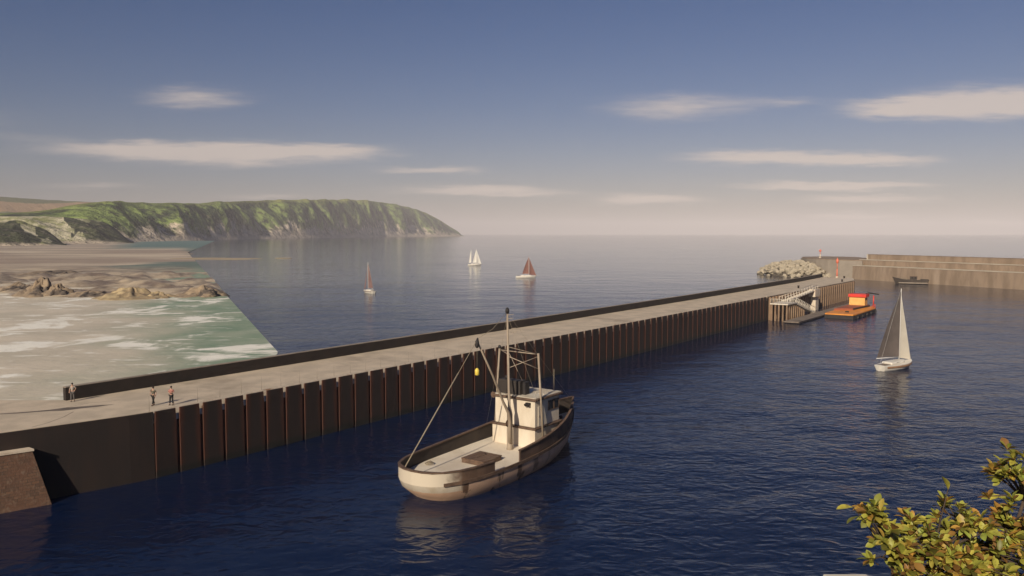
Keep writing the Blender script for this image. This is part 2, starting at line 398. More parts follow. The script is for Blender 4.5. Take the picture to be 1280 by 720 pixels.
terrain('headland', [(-400, 1700), (100, 1900), (170, 2150), (235, 2500), (300, 3100), (400, 4100), (500, 5600), (580, 6600)],
        [(-400, 268), (0, 266.5), (60, 262.5), (100, 256), (150, 252.5), (200, 254), (235, 254.5), (290, 252), (340, 250.5), (440, 250), (480, 253.5), (510, 259), (530, 265), (548, 274), (562, 283), (574, 290.5), (580, 298)],
        -420, 580, 1500, .42, 'headland', nu=640, gul=.3, seed=3.1)
terrain('field_hill', [(-900, 3600), (200, 3600), (300, 4200)], [(-900, 236), (-300, 240), (0, 246.5), (40, 248.5), (85, 251.5), (120, 253), (220, 258), (300, 290)], -900, 300, 2600, .6, 'field', nu=200, nv=50, gul=.05, seed=8.2)
def rk_b(px, r): return sm(px, 88, 100) * (1 - sm(px, 138, 165)) * (1 - sm(r, .75, .95)) + sm(px, 138, 150) * .9
def rk_a(px, r): return (1 - sm(r, .85, 1.0)) * (1 - .75 * sm(px, 34, 42) * (1 - sm(px, 46, 56)))
terrain('far_bluff', [(-500, 1650), (90, 1750), (166, 1800)], [(-500, 262), (0, 270.5), (60, 270.5), (85, 272), (110, 274), (132, 278), (146, 286), (158, 297), (168, 306)], -500, 168, 700, .4, 'bluff', nu=260, nv=50, gul=.42, seed=12, attr=rk_b)
terrain('near_bluff', [(-500, 1200), (0, 1430), (85, 1500)], [(-500, 255), (-60, 268), (0, 276), (26, 275.5), (40, 281), (58, 287), (72, 297), (84, 308)], -500, 84, 420, .42, 'bluff', nu=240, nv=50, gul=.5, seed=21, attr=rk_a)

# ------------------------------------------------------------------ rocks
def rock_mesh(name, mat, seed, scale, jag=.35, sub=4):
    b = bmesh.new(); bmesh.ops.create_icosphere(b, subdivisions=sub, radius=1.0)
    for v in b.verts:
        d = v.co.normalized(); k = 1 + jag * noise.fractal(d * 1.6 + Vector((seed, 0, 0)), 1, 2, 5)
        c = noise.cell(d * 1.7 + Vector((0, seed, 0))) * .08
        v.co = Vector((d.x * scale[0], d.y * scale[1], d.z * scale[2])) * (k + c)
    me = bpy.data.meshes.new(name); b.to_mesh(me); b.free(); me.materials.append(mat)
    return me
m_reef = M('reef_rock', (.30, .225, .15), (.20, .15, .105), (.075, .06, .05), sc=.35, sc3=.16, rough=.95, bm=.3, bs=.8, lo3=.5, hi3=.62)
m_reef2 = M('golden_reef_rock', (.42, .33, .19), (.30, .22, .13), (.16, .12, .08), sc=.3, sc3=.2, rough=.95, bm=.3, bs=.8)
def cone_rock(px, py, wpx, hpx, mat, seed, label, deep=1.0, lean=.1):
    p = at_z(px, py, 0); k = p.y / 1000.0; w = wpx * k / 2; h = hpx * k
    q = MB(); rows = []; nr, na = 26, 64
    for i in range(nr + 1):
        r = i / nr; row = []
        for a in range(na):
            g = 2 * pi * a / na; d = Vector((cos(g), sin(g), 0))
            nn = noise.fractal(Vector((d.x * 1.4 + seed, d.y * 1.4, r * 1.2)), 1, 2, 5)
            n2 = noise.fractal(Vector((d.x * r * 4 + seed * 3, d.y * r * 4, 1.7)), 1, 2, 5); rr = r * (1 + .4 * nn); z = h * max(0, ((1 - r) ** 1.1) * (1 + nn * r * 1.2) + n2 * .34 * min(1, 4 * r) * (1 - r)) - .5 * (r > .98)
            row.append((d.x * rr * w + lean * w * (1 - r), d.y * rr * w * deep, z))
        rows.append(row)
    q.grid(rows, closed=True); o = q.build('shore_rock', mat); o.location = (p.x, p.y + w * deep * .6, 0)
    tag(o, label, 'rock', 'rocks on the reef'); return o
cone_rock(39, 371, 62, 24, m_reef, 2, 'tall pointed grey-brown rock peak on the reef, highest of the shore rocks')
cone_rock(64, 371, 40, 16, m_reef, 5, 'smaller dark-sided rock point just right of the tall reef peak')
cone_rock(8, 366, 60, 12, m_reef, 9, 'low brown reef rock at the left edge of the picture', 1.3)
cone_rock(150, 374, 92, 14, m_reef2, 11, 'long golden rock hump in the middle of the reef', .9)
cone_rock(245, 372, 66, 15, m_reef, 14, 'isolated rock hump at the seaward end of the reef', .9)
cone_rock(190, 373, 50, 8, m_reef2, 17, 'low golden rock between the two right-hand reef humps', .9)
cone_rock(100, 372, 60, 8, m_reef, 19, 'low brown rock shelf between the dark rock point and the golden hump', 1.0)
cone_rock(130, 352, 70, 6, m_reef, 23, 'flat brown rock lying farther out behind the golden hump', 1.4)
cone_rock(35, 345, 90, 5, m_reef, 27, 'wide flat brown rock shelf behind the tall reef peak', 1.6)

# ------------------------------------------------------------------ the pier
def harbour_pier():
    root = thing('harbour_pier', pier(0, 0, 0), 0, 'long harbour pier with pale concrete deck, dark sheet-pile face and dark parapet wall', 'pier')
    org = pier(0, 0, 0)
    def L(s, n, z=0.0): return pier(s, n, z) - org
    front = [(-60, -13.5), (-30, -6.6), (-20, -4.35), (-11.4, -2.45), (-5.7, -1.1), (-2, -.3), (-.2, 0), (-.1, -.38), (163, -.38), (163.05, 0), (251, 0), (264.8, -3.6)]
    back = [(264.4, -14.6), (232, -13.0), (140, -11.7), (0, -11.6), (-2.5, -11.6), (-5.7, -15.9), (-20, -42), (-60, -70)]
    poly = [L(*p) for p in front + back]
    q = MB(); q.prism([(p.x, p.y) for p in poly], 4.99, DECK); q.build('deck', m_concrete, root)
    q = MB(); ins = [L(s, n - .03) for s, n in front if abs(n + .38) > .01] + [L(s, n + .12) for s, n in back]
    q.prism([(p.x, p.y) for p in ins], -2.5, 4.985); q.build('quay_wall', m_rust, root)
    # dark plate along the bend
    q = MB(); fl = front[:6] + [(0.05, 0)]
    for (a, b_) in zip(fl, fl[1:]):
        p = [L(a[0], a[1], 0), L(b_[0], b_[1], 0), L(b_[0], b_[1] + .13, 0), L(a[0], a[1] + .13, 0)]
        q.hexa([Vector((c.x, c.y, z)) for z in (-2.5, DECK - .04) for c in p])
    q.build('wall_plate', m_quay, root)
    q = MB()
    for a, b_ in (((163.1, 0), (251, 0)), ((251, 0), (264.8, -3.6))):
        p = [L(a[0], a[1] - .02), L(b_[0], b_[1] - .02), L(b_[0], b_[1] + .05), L(a[0], a[1] + .05)]
        q.hexa([Vector((c.x, c.y, z)) for z in (-2.5, DECK - .12) for c in p])
    q.build('wall_plate', m_quay, root)
    # sloping capping seen in the notches
    q = MB(); q.hexa([L(0.06, -.45, 5.0), L(163, -.45, 5.0), L(163, .066, 5.0), L(0.06, .066, 5.0), L(0.06, -.45, DECK + .004), L(163, -.45, DECK + .004), L(163, -.36, DECK + .004), L(0.06, -.36, DECK + .004)])
    q.build('capping', m_capping, root)
    # sheet piles, pitch 2.39 m
    pitch = 2.39; g = .26; proto = None
    q = MB()
    a, b_ = g / 2, pitch - g / 2
    for (s0, s1, z0, z1) in ((a, b_, -2.5, 5.05),):
        q.hexa([L(s0, .07, z0), L(s1, .07, z0), L(s1 - .05, 0.17, z0), L(s0 + .05, 0.17, z0), L(s0, .07, z1), L(s1, .07, z1), L(s1 - .05, 0.17, z1), L(s0 + .05, 0.17, z1)])
    q.hexa([L(a, .07, 5.05), L(b_, .07, 5.05), L(b_ - .05, 0.17, 5.05), L(a + .05, 0.17, 5.05), L(a + .06, .07, DECK - .03), L(b_ - .06, .07, DECK - .03), L(b_ - .1, 0.16, DECK - .05), L(a + .1, 0.16, DECK - .05)])
    for k in range(68):
        if k == 0: o = proto = q.build('sheet_pile', m_pile, root)
        else: o = proto.copy(); COL.objects.link(o); o.parent = root
        o.location = L(k * pitch, 0) - L(0, 0)
    # timber fender piles beyond and under the stairs
    q = MB(); q.hexa([L(0, .0, -2.5), L(1.15, .0, -2.5), L(1.05, .62, -2.5), L(.1, .62, -2.5), L(0, .0, DECK - .25), L(1.15, .0, DECK - .25), L(1.05, .62, DECK - .25), L(.1, .62, DECK - .25)])
    proto = None
    for k in range(36):
        if k == 0: o = proto = q.build('fender_pile', m_timber, root)
        else: o = proto.copy(); COL.objects.link(o); o.parent = root
        o.location = L(164.2 + k * 2.4, 0) - L(0, 0)
    # parapet wall on the seaward side
    q = MB(); pl = [(-2.4, -11.0), (0, -11.0), (140, -11.1), (232, -12.5), (264.2, -14.1)]
    for (s, n), (s2, n2) in zip(pl, pl[1:]):
        e = .003
        q.hexa([L(s, n - .5, DECK + e), L(s2, n2 - .5, DECK + e), L(s2, n2, DECK + e), L(s, n, DECK + e), L(s, n - .5, DECK + 1.24), L(s2, n2 - .5, DECK + 1.24), L(s2, n2, DECK + 1.24), L(s, n, DECK + 1.24)])
    par = q.build('parapet', m_parapet, root)
    q = MB()
    for (s, n), (s2, n2) in zip(pl, pl[1:]):
        q.hexa([L(s, n - .55, DECK + 1.244), L(s2, n2 - .55, DECK + 1.244), L(s2, n2 + .03, DECK + 1.244), L(s, n + .03, DECK + 1.244), L(s, n - .55, DECK + 1.32), L(s2, n2 - .55, DECK + 1.32), L(s2, n2 + .03, DECK + 1.32), L(s, n + .03, DECK + 1.32)])
    q.build('coping', m_paracap, par)
    # slender guard posts behind the edge
    q = MB(); q.tube([L(0, -.45, DECK), L(0, -.45, DECK + 1.35)], .016, 6); proto = None
    for k in range(24):
        if k == 0: o = proto = q.build('guard_post', m_paracap, root)
        else: o = proto.copy(); COL.objects.link(o); o.parent = root
        o.location = L(k * pitch, 0) - L(0, 0)
    # thin dark sheet as a painted cast shadow and a curved joint on the apron
    ms = M('painted_shadow_streak', (.11, .088, .07), (.17, .135, .11), sc=.8, rough=.9)  # dark colour of the painted shadow streak, shared by the deck joints
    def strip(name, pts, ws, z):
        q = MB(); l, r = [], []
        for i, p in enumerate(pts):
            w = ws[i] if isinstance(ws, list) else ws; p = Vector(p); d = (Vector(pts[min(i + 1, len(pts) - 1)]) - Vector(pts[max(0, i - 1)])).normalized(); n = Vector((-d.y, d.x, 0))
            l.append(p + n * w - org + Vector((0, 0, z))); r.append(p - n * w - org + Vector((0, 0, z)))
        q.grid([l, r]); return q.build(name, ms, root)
    def dk(x, y): p = at_z(x, y, DECK); return (p.x, p.y, 0)
    strip('painted_shadow_streak', [dk(-30, 519), dk(20, 516.5), dk(62, 513), dk(80, 511.5), dk(100, 509.5), dk(122, 507.5), dk(142, 505.5)], [.1, .2, .3, .7, .5, .35, .04], DECK + .004)
    strip('deck_joint', [dk(40, 534), dk(60, 528.5), dk(80, 521), dk(92, 514.5)], .035, DECK + .005)
    strip('deck_joint', [dk(-20, 517), dk(60, 514), dk(110, 504), dk(150, 500)], .03, DECK + .003)
    # mooring bollards near the end
    mb = M('bollard_iron', (.03, .028, .026), (.05, .03, .02), sc=2, rough=.7)
    for s, n in ((199.5, -3.2), (262, -6.0), (240, -1.2)):
        q = MB(); c = L(s, n, DECK); q.tube([c, c + Vector((0, 0, .5)), c + Vector((0, 0, .55)), c + Vector((0, 0, .75)), c + Vector((0, 0, .8))], [.28, .24, .36, .36, .2], 12)
        q.build('bollard', mb, root)
    return root
harbour_pier()

# stone abutment at the left
def abutment():
    o0 = pier(-11, -1.6, 0)
    root = None; q = MB(); org = Vector(o0)
    def L(s, n, z=0.0): return pier(s, n, z) - org
    q.hexa([L(-40, -11.0, -2), L(-8.3, -1.9, -2), L(-8.3, .35, -2), L(-40, -8.0, -2), L(-40, -11.0, 4.45), L(-9.6, -2.2, 4.45), L(-9.6, -1.05, 4.45), L(-40, -8.9, 4.45)])
    ob = q.build('stone_abutment', m_stone); ob.location = org
    q = MB(); q.hexa([L(-40, -10.5, 4.453), L(-9.5, -2.1, 4.453), L(-9.5, -.95, 4.453), L(-40, -8.8, 4.453), L(-40, -10.5, 4.62), L(-9.5, -2.1, 4.62), L(-9.5, -.95, 4.62), L(-40, -8.8, 4.62)])
    q.build('ledge', m_capping, ob)
    tag(ob, 'red-brown rough stone abutment with sloping end against the dark quay wall', 'abutment')
abutment()

# ------------------------------------------------------------------ landing stage, gangway, pontoon
m_white = M('white_rail_paint', (.72, .66, .56), (.58, .50, .40), sc=2, rough=.6)
m_plank = M('weathered_planks', (.22, .175, .14), (.16, .125, .10), (.10, .08, .065), sc=.8, sc3=.4, rough=.85)
def landing():
    org = pier(164, 2.5, 0)
    def L(s, n, z=0.0): return pier(s, n, z) - org
    root = thing('landing_stage', org, 0, 'pale railed landing stage with stairs switching back down the pier side', 'landing stage')
    q = MB(); z = 4.15
    q.hexa([L(163.2, .75, z), L(170.5, .75, z), L(170.5, 5.2, z), L(163.2, 5.2, z), L(163.2, .75, z + .3), L(170.5, .75, z + .3), L(170.5, 5.2, z + .3), L(163.2, 5.2, z + .3)])
    q.build('platform', m_white, root)
    for k in range(9):                                   # ribbed legs under the platform and gangway
        s = 163.6 + k * 1.75; top = 4.14 if s < 170 else max(.9, 4.1 - (s - 168.5) * .24)
        for n in ((5.0,) if k else (1.2, 2.1, 3.0, 4.0, 5.0)):
            q = MB(); q.hexa([L(s - .22, n - .3, -2), L(s + .22, n - .3, -2), L(s + .22, n + .1, -2), L(s - .22, n + .1, -2), L(s - .22, n - .3, top), L(s + .22, n - .3, top), L(s + .22, n + .1, top), L(s - .22, n + .1, top)])
            q.build('support_pile', m_timber, root)
    def flight(a, b_, w0, w1, nst, name):
        (s0, z0), (s1, z1) = a, b_
        q = MB()
        for i in range(nst):
            f0, f1 = i / nst, (i + 1) / nst; sa, sb = s0 + (s1 - s0) * f0, s0 + (s1 - s0) * f1; za = z0 + (z1 - z0) * f1
            q.hexa([L(sa, w0, za - .25), L(sb, w0, za - .25), L(sb, w1, za - .25), L(sa, w1, za - .25), L(sa, w0, za), L(sb, w0, za), L(sb, w1, za), L(sa, w1, za)])
        fl = q.build(name, m_white, root)
        for n in (w0, w1):
            q = MB(); q.tube([L(s0, n, z0 + 1.15), L(s1, n, z1 + 1.15)], .06, 6); q.build('handrail', m_white, fl)
            for i in range(13):
                f = i / 12; s = s0 + (s1 - s0) * f; zz = z0 + (z1 - z0) * f
                q = MB(); q.tube([L(s, n, zz - .05), L(s, n, zz + 1.15)], .07, 6); q.build('rail_post', m_white, fl)
        return fl
    flight((199, DECK), (170, 4.45), .8, 2.4, 14, 'stair_flight')
    flight((170.4, 4.4), (187, .75), 3.6, 5.1, 16, 'stair_flight')
    q = MB(); q.hexa([L(196, .75, 4.0), L(201, .75, 4.0), L(201, 2.6, 4.0), L(196, 2.6, 4.0), L(196, .75, DECK), L(201, .75, DECK), L(201, 2.6, DECK), L(196, 2.6, DECK)])
    q.hexa([L(198, .8, -2), L(201, .8, -2), L(201, 2.2, -2), L(198, 2.2, -2), L(198, .8, 4), L(201, .8, 4), L(201, 2.2, 4), L(198, 2.2, 4)])
    q.build('stair_head', m_capping, root)
    for i in range(9):
        n = .9 + i * .52; q = MB(); q.tube([L(163.3, n, 4.45), L(163.3, n, 5.55)], .06, 6); q.build('rail_post', m_white, root)
    for i in range(1, 5):
        q = MB(); q.tube([L(163.3 + i * 1.7, 5.1, 4.45), L(163.3 + i * 1.7, 5.1, 5.55)], .06, 6); q.build('rail_post', m_white, root)
    q = MB(); q.tube([L(163.3, .9, 5.55), L(163.3, 5.1, 5.55), L(170.2, 5.1, 5.55)], .06, 6); q.build('handrail', m_white, root)
landing()
def pontoon():
    org = pier(160, 7.4, 0); r = thing('pontoon', org, atan2(U2.y, U2.x), 'long grey-brown floating pontoon walkway beside the pier stairs', 'pontoon')
    q = MB(); q.box((31, .3, .32), (62, 3.7, .3)); q.build('walkway', m_plank, r)
    md = M('pontoon_float', (.03, .028, .027), rough=.6)
    for i in range(8):
        q = MB(); q.box((4 + i * 7.7, .3, -.05), (6.5, 3.5, .42)); q.build('float', md, r, bevel=.08)
    q = MB(); q.box((31, -1.64, .33), (62, .12, .36)); q.build('edge_beam', M('pontoon_edge', (.07, .055, .05), rough=.7), r)
pontoon()

# ------------------------------------------------------------------ orange work boat
m_orange = M('orange_deck_paint', (.78, .30, .035), (.66, .24, .03), (.50, .17, .03), sc=.8, sc3=.3, rough=.5)
m_red = M('red_roof_paint', (.70, .045, .025), (.58, .04, .025), sc=.6, rough=.45)
m_redbrown = M('red_oxide_ramp', (.36, .10, .045), (.28, .085, .04), sc=.5, rough=.7)
m_yel = M('yellow_cabin_paint', (.80, .46, .14), (.70, .38, .10), sc=.7, rough=.5)
m_blk = M('black_rubber', (.018, .015, .016), (.03, .024, .022), sc=2, rough=.7)
m_glass = M('dark_window_glass', (.012, .014, .016), rough=.08)
def workboat():
    r = thing('work_boat', pier(178.5, 13.5, 0), atan2(U2.y, U2.x), 'bright orange flat work boat with red-roofed cabin moored by the pontoon', 'work boat')
    out = [(0, -3.6), (2.0, -3.9), (24, -3.9), (28.5, -2.3), (28.5, 2.3), (24, 3.8), (2, 3.8), (0, 3.5)]
    q = MB(); q.prism(out, -.6, .92); q.build('hull', m_blk, r)
    q = MB(); q.prism([(x * .995 + .05, y * .985) for x, y in out], .923, 1.25); q.build('deck', m_orange, r, bevel=.06)
    q = MB(); q.prism([(13, -.4), (27, -1.6), (27, 3.5), (9, 3.5)], 1.253, 1.75); q.build('raised_deck', m_redbrown, r)
    q = MB(); q.prism([(13.05, -.48), (26.9, -1.68), (26.9, -1.61), (13.05, -.41)], 1.256, 1.752); q.build('deck_edge', m_blk, r)
    q = MB(); q.tube([(6, -.6, 1.25), (6, -.6, 1.32), (6, -.6, 1.5), (6, -.6, 1.55)], [.55, .5, .5, .3], 14); q.build('deck_hatch', m_blk, r)
    q = MB(); q.box((25.2, 1.1, 2.9), (3.2, 4.2, 2.29)); cab = q.build('cabin', m_yel, r, bevel=.05)
    q = MB(); q.prism([(23.2, -1.35), (27.2, -1.35), (27.2, 3.4), (23.2, 3.4)], 4.05, 4.9); q.build('roof', m_red, cab, bevel=.08)
    for xx in (24.5, 25.8):
        q = MB(); q.box((xx, -1.01, 3.5), (.9, .06, .65)); q.build('window', m_glass, cab)
    q = MB(); q.tube([(26.2, -.6, 4.9), (26.6, -1.2, 5.2), (28.4, -3.6, 4.75)], [.16, .2, .14], 8); q.build('crane_arm', m_blk, r)
    q = MB(); q.tube([(27.7, -2.4, 1.25), (27.7, -2.4, 4.4)], .16, 8); q.build('crane_post', m_red, r)
    for xx in (20, 22, 24, 26):
        q = MB(); q.tube([(xx, -3.7 + max(0, (xx - 24) * .33), 1.25), (xx, -3.7 + max(0, (xx - 24) * .33), 2.2)], .05, 6); q.build('stanchion', m_red, r)
    q = MB(); q.tube([(20, -3.7, 2.2), (24, -3.7, 2.2), (26, -3.04, 2.2)], .04, 6); q.build('guard_rail', m_red, r)
    for k in range(5):
        q = MB(); c = Vector((3 + k * 5, -4.02, .35)); q.tube([c + Vector((-.35, 0, 0)), c + Vector((.35, 0, 0))], .3, 10); q.build('fender', m_blk, r)
workboat()

# ------------------------------------------------------------------ fishing boat
def lin(p, x): return lerp_pts(p, x)
B_RAIL = [(0, 0), (.12, .9), (.45, 1.75), (1.1, 2.5), (2.5, 3.2), (5, 3.7), (9, 3.9), (14, 3.8), (18, 3.25), (21, 2.3), (23.5, 1.15), (25.4, .06)]
B_WL = [(1.7, 0), (1.8, .8), (2.1, 1.5), (2.8, 2.2), (4.2, 2.8), (7, 3.25), (11, 3.3), (15, 2.95), (18.5, 2.1), (21.3, 1.1), (23.2, .4), (24.2, .04)]
Z_RAIL = [(0, 2.85), (5, 2.8), (10, 2.95), (15, 3.3), (20, 3.95), (25.4, 4.75)]
Z_DECK = [(0, 1.75), (10, 1.8), (18, 2.1), (21, 2.5), (25.4, 3.3)]
SS = [0, .12, .45, 1.1, 2.5, 4, 5.5, 6.3, 8, 9.9, 11, 13, 15, 17, 19, 21, 22.5, 23.7, 24.7, 25.4]
def hull_rows(side):
    """keel to rail curves; each column one station, side = +1 port, -1 starboard"""
    cols = []
    for i, s in enumerate(SS):
        f = s / 25.4; sw = 1.7 + (24.2 - 1.7) * f
        if s < 2.5: sw = [1.7, 1.8, 2.1, 2.8, 4.0][[0, .12, .45, 1.1, 2.5].index(s)]
        b, bw = cat(B_RAIL, s), cat(B_WL, sw); zr, zd = cat(Z_RAIL, s), cat(Z_DECK, s)
        kn = (s + (sw - s) * .18, b * .985 if s < 3 else b * .95 + bw * .05, 1.15 + .9 * sm(s, 12, 25))
        cols.append([Vector((sw + (.9 if s < 12 else -.6) * .6, bw * .55 * side, -.9)), Vector((sw, bw * side, 0)), Vector((sw * .5 + kn[0] * .5, (bw * .45 + kn[1] * .55) * side, .55 if s < 12 else .55 + .4 * sm(s, 12, 25))),
                     Vector((kn[0], kn[1] * side, kn[2])), Vector((s, b * side, zd)), Vector((s, b * side, zr))])
    return cols
def fish_mats():
    m, t, b = new_mat('trawler_hull_paint'); v = coord(); x, y, z = xyz(v)
    tan = mix(sstep(tex(v, .5, 5, .6), .35, .65), (.66, .44, .30), (.54, .34, .225))
    cream = mix(sstep(tex(v, .7, 5, .6), .4, .7), (.62, .54, .43), (.50, .41, .30))
    c = mix(sstep(z + (tex(v, 1.2, 3, .5) - .5) * .1, 1.12, 1.18) * (1.0 - sstep(x + (tex(v, .6, 4, .6) - .5) * 3.0, 2.0, 3.6)), tan, cream)
    st = sstep(tex(v, .75, 4, .6, (1, 1, .14)), .555, .62) * sstep(x, 1.5, 3.0) * (1.0 - sstep(x, 9.0, 17.0) * .7)
    c = mix(st * .9, c, (.085, .04, .022))
    c = mix(1.0 - sstep(z + (tex(v, 2, 3, .6) - .5) * .15, .05, .14), c, (.45, .38, .30))
    setc(b, c); b.inputs['Roughness'].default_value = .7; bump(b, tex(v, 1.5, 4, .6), .3, .05)
    mb, t, b = new_mat('trawler_bulwark_paint'); v = coord(); x, y, z = xyz(v)
    br = mix(sstep(tex(v, .9, 5, .65, (1, 1, .5)), .4, .65), (.085, .05, .033), (.15, .088, .055))
    c = mix(1.0 - sstep(x + (tex(v, .8, 4, .6) - .5) * 2.0, 1.2, 2.6), br, (.58, .50, .39))
    setc(b, c); b.inputs['Roughness'].default_value = .8
    md, t, b = new_mat('trawler_deck_paint'); v = coord()
    c = mix(sstep(tex(v, .35, 5, .6), .35, .7), (.72, .64, .52), (.58, .49, .38)); c = mix(sstep(tex(v, 1.1, 5, .7), .6, .8), c, (.28, .20, .13))
    setc(b, c); b.inputs['Roughness'].default_value = .75
    return m, mb, md
m_hull, m_bul, m_deck = fish_mats()
m_cream = M('wheelhouse_cream_paint', (.70, .62, .50), (.60, .51, .39), (.34, .23, .14), sc=.7, sc3=.55, rough=.65, stretch=(1, 1, .35), lo3=.62, hi3=.85)
m_trim = M('rusty_trim', (.14, .085, .055), (.085, .05, .033), sc=1.5, rough=.8)
m_inner = M('bulwark_inside', (.032, .024, .02), (.05, .036, .028), (.024, .024, .02), sc=.8, sc3=.4, rough=.85)
m_mast = M('mast_paint', (.36, .29, .215), (.26, .20, .145), (.14, .09, .06), sc=1.5, sc3=.8, rough=.6, stretch=(1, 1, .3))
m_rope = M('rope', (.34, .28, .20), (.25, .20, .14), sc=8, rough=.9)
m_funnel = M('casing_paint', (.028, .022, .018), (.04, .03, .024), (.02, .016, .013), sc=.8, sc3=.4, rough=.7)
m_woodbrown = M('hatch_wood', (.16, .095, .06), (.11, .065, .042), (.22, .15, .10), sc=1.2, sc3=.7, rough=.8, stretch=(.3, 1, 1))
m_roof = M('wheelhouse_roof_paint', (.62, .56, .46), (.50, .43, .33), (.30, .22, .15), sc=.9, sc3=.6, rough=.7)
m_net = M('net_green', (.045, .058, .042), (.028, .034, .028), sc=5, rough=.95, bm=.05, bs=9)
m_float = M('yellow_float', (.85, .66, .10), (.75, .55, .08), sc=4, rough=.45)
def fishing_boat():
    ANG = atan2(.815, .58)
    r = thing('fishing_boat', (-8.2, 64.0, -.2), ANG, 'weathered cream and brown fishing trawler with wheelhouse and mast, nearest boat off the pier', 'fishing boat')
    # hull
    q = MB()
    for sd in (1, -1): q.grid([c[:5] for c in hull_rows(sd)])
    hull = q.build('hull', m_hull, r)
    # bulwarks with a gangway gap to starboard (s 6.3 .. 9.9)
    for sd, rngs in ((1, [(0, 25.4)]), (-1, [(0, 6.3), (9.9, 25.4)])):
        for a, b_ in rngs:
            ss = [s for s in SS if a <= s <= b_]; ou, it = MB(), MB()
            def O(s, z): return Vector((s, cat(B_RAIL, s) * sd, z))
            def I(s, z): return Vector((min(s + .16, 25.2) if s < .5 else s, max(0, cat(B_RAIL, s) - (.13 if s > .4 else .0)) * sd, z))
            ou.grid([[O(s, cat(Z_DECK, s)) for s in ss], [O(s, cat(Z_RAIL, s)) for s in ss]])
            it.grid([[I(s, cat(Z_DECK, s) - .05) for s in ss], [I(s, cat(Z_RAIL, s)) for s in ss]])
            for e in (0, -1):
                if 0 < ss[e] < 25.4: ou.add([O(ss[e], cat(Z_DECK, ss[e])), O(ss[e], cat(Z_RAIL, ss[e])), I(ss[e], cat(Z_RAIL, ss[e])), I(ss[e], cat(Z_DECK, ss[e]))], [(0, 1, 2, 3)])
            bo = ou.build('bulwark', m_bul, r, recalc=False); it.build('bulwark_lining', m_inner, bo, recalc=False)
            cp = MB(); rows = []
            for s in ss:
                z = cat(Z_RAIL, s); o_ = O(s, z) + Vector((-.06 if s < .5 else 0, .07 * sd if s > .05 else 0, 0)); i_ = I(s, z) + Vector((.08 if s < .5 else 0, -.07 * sd if s > .4 else 0, 0))
                rows.append([o_ + Vector((0, 0, .002)), o_ + Vector((0, 0, .11)), i_ + Vector((0, 0, .11)), i_ + Vector((0, 0, .002))])
            cp.grid(rows, smooth=False, closed=True); cp.build('rail_cap', m_trim, bo)
    # rub rail at deck level
    for sd in (1, -1):
        q = MB(); rows = []
        for s in [x for x in SS if x >= 1.1]:
            b = cat(B_RAIL, s) + .005; z = cat(Z_DECK, s); rows.append([(s, b * sd, z - .02), (s, (b + .1) * sd, z - .02), (s, (b + .1) * sd, z + .26), (s, b * sd, z + .26)])
        q.grid(rows, smooth=False, closed=True); q.build('rub_rail', m_trim, hull)
    # deck
    q = MB(); q.grid([[Vector((max(s, .1) if s else .1, y * max(0, cat(B_RAIL, s) - .06), cat(Z_DECK, s))) for y in (-1, -.5, 0, .5, 1)] for s in SS], smooth=False); q.build('deck', m_deck, r)
    # hatch
    q = MB(); q.box((8.6, -.6, 1.98), (2.6, 2.5, .34)); h = q.build('hatch_coaming', m_trim, r)
    for k in range(5):
        q = MB(); q.box((8.6, -1.62 + k * .51, 2.19), (2.75, .47, .09)); q.build('hatch_board', m_woodbrown, h)
    q = MB(); q.tube([(8.0, -.6, 2.24), (8.0, -.6, 2.4), (9.2, -.6, 2.4), (9.2, -.6, 2.24)], .035, 6); q.build('hatch_bar', m_trim, h)
    # wheelhouse
    q = MB(); q.box((16.7, 0, 2.75), (4.7, 5.0, 1.9)); wh = q.build('wheelhouse', m_cream, r, bevel=.04)
    q = MB(); q.box((16.75, 0, 5.13), (4.3, 4.66, 2.56)); q.build('upper_cabin', m_cream, wh, bevel=.05)
    q = MB(); q.box((16.7, 0, 3.77), (4.95, 5.26, .14)); q.build('belt_trim', m_trim, wh)
    q = MB(); q.box((16.8, 0, 6.52), (4.9, 5.2, .2)); rf = q.build('roof', m_trim, wh, bevel=.05)
    q = MB(); q.box((16.85, 0, 6.655), (4.55, 4.85, .06)); q.build('roof_top', m_roof, rf)
    for k in range(4):
        q = MB(); q.box((17.6 + .0 * k, -.5 - k * .48, 6.72), (1.9, .06, .07)); q.build('roof_batten', m_cream, rf)
    for x in (17.35, 18.35):
        q = MB(); q.box((x, -2.345, 5.62), (.8, .05, .85)); w = q.build('window', m_glass, wh)
        q = MB()
        for dx, dz, sx, sz in ((-.43, 0, .06, .97), (.43, 0, .06, .97), (0, -.455, .8, .06), (0, .455, .8, .06)): q.box((x + dx, -2.36, 5.62 + dz), (sx, .08, sz))
        q.build('window_frame', m_trim, w)
        q = MB(); q.box((x, 2.345, 5.62), (.8, .05, .85)); q.build('window', m_glass, wh)
    for y in (-1.6, -.55, .55, 1.6):
        q = MB(); q.box((18.915, y, 5.62), (.05, .85, .85)); q.build('window', m_glass, wh)
    q = MB(); q.box((15.55, -2.345, 4.85), (.85, .05, 1.9)); d = q.build('door', m_cream, wh)
    q = MB(); q.tube([(15.25, -2.38, 4.8), (15.25, -2.43, 4.8), (15.25, -2.43, 4.95)], .025, 6); q.build('door_handle', m_trim, d)
    q = MB(); q.box((14.5, -1.62, 6.1), (.22, .5, .22)); q.tube([(14.42, -1.5, 6.1), (14.2, -1.5, 6.02)], [.09, .16], 10); q.tube([(14.42, -1.78, 6.1), (14.2, -1.78, 6.02)], [.09, .16], 10); q.build('floodlight', m_blk, wh)
    q = MB(); q.tube([(14.9, 2.55, 6.5), (14.55, 2.55, 6.5)], [.2, .3], 12); q.build('horn', m_trim, wh)
    # casing on the roof
    q = MB(); q.box((15.55, 1.0, 7.36), (1.1, 2.65, 1.34)); cs = q.build('funnel_casing', m_funnel, wh, bevel=.05)
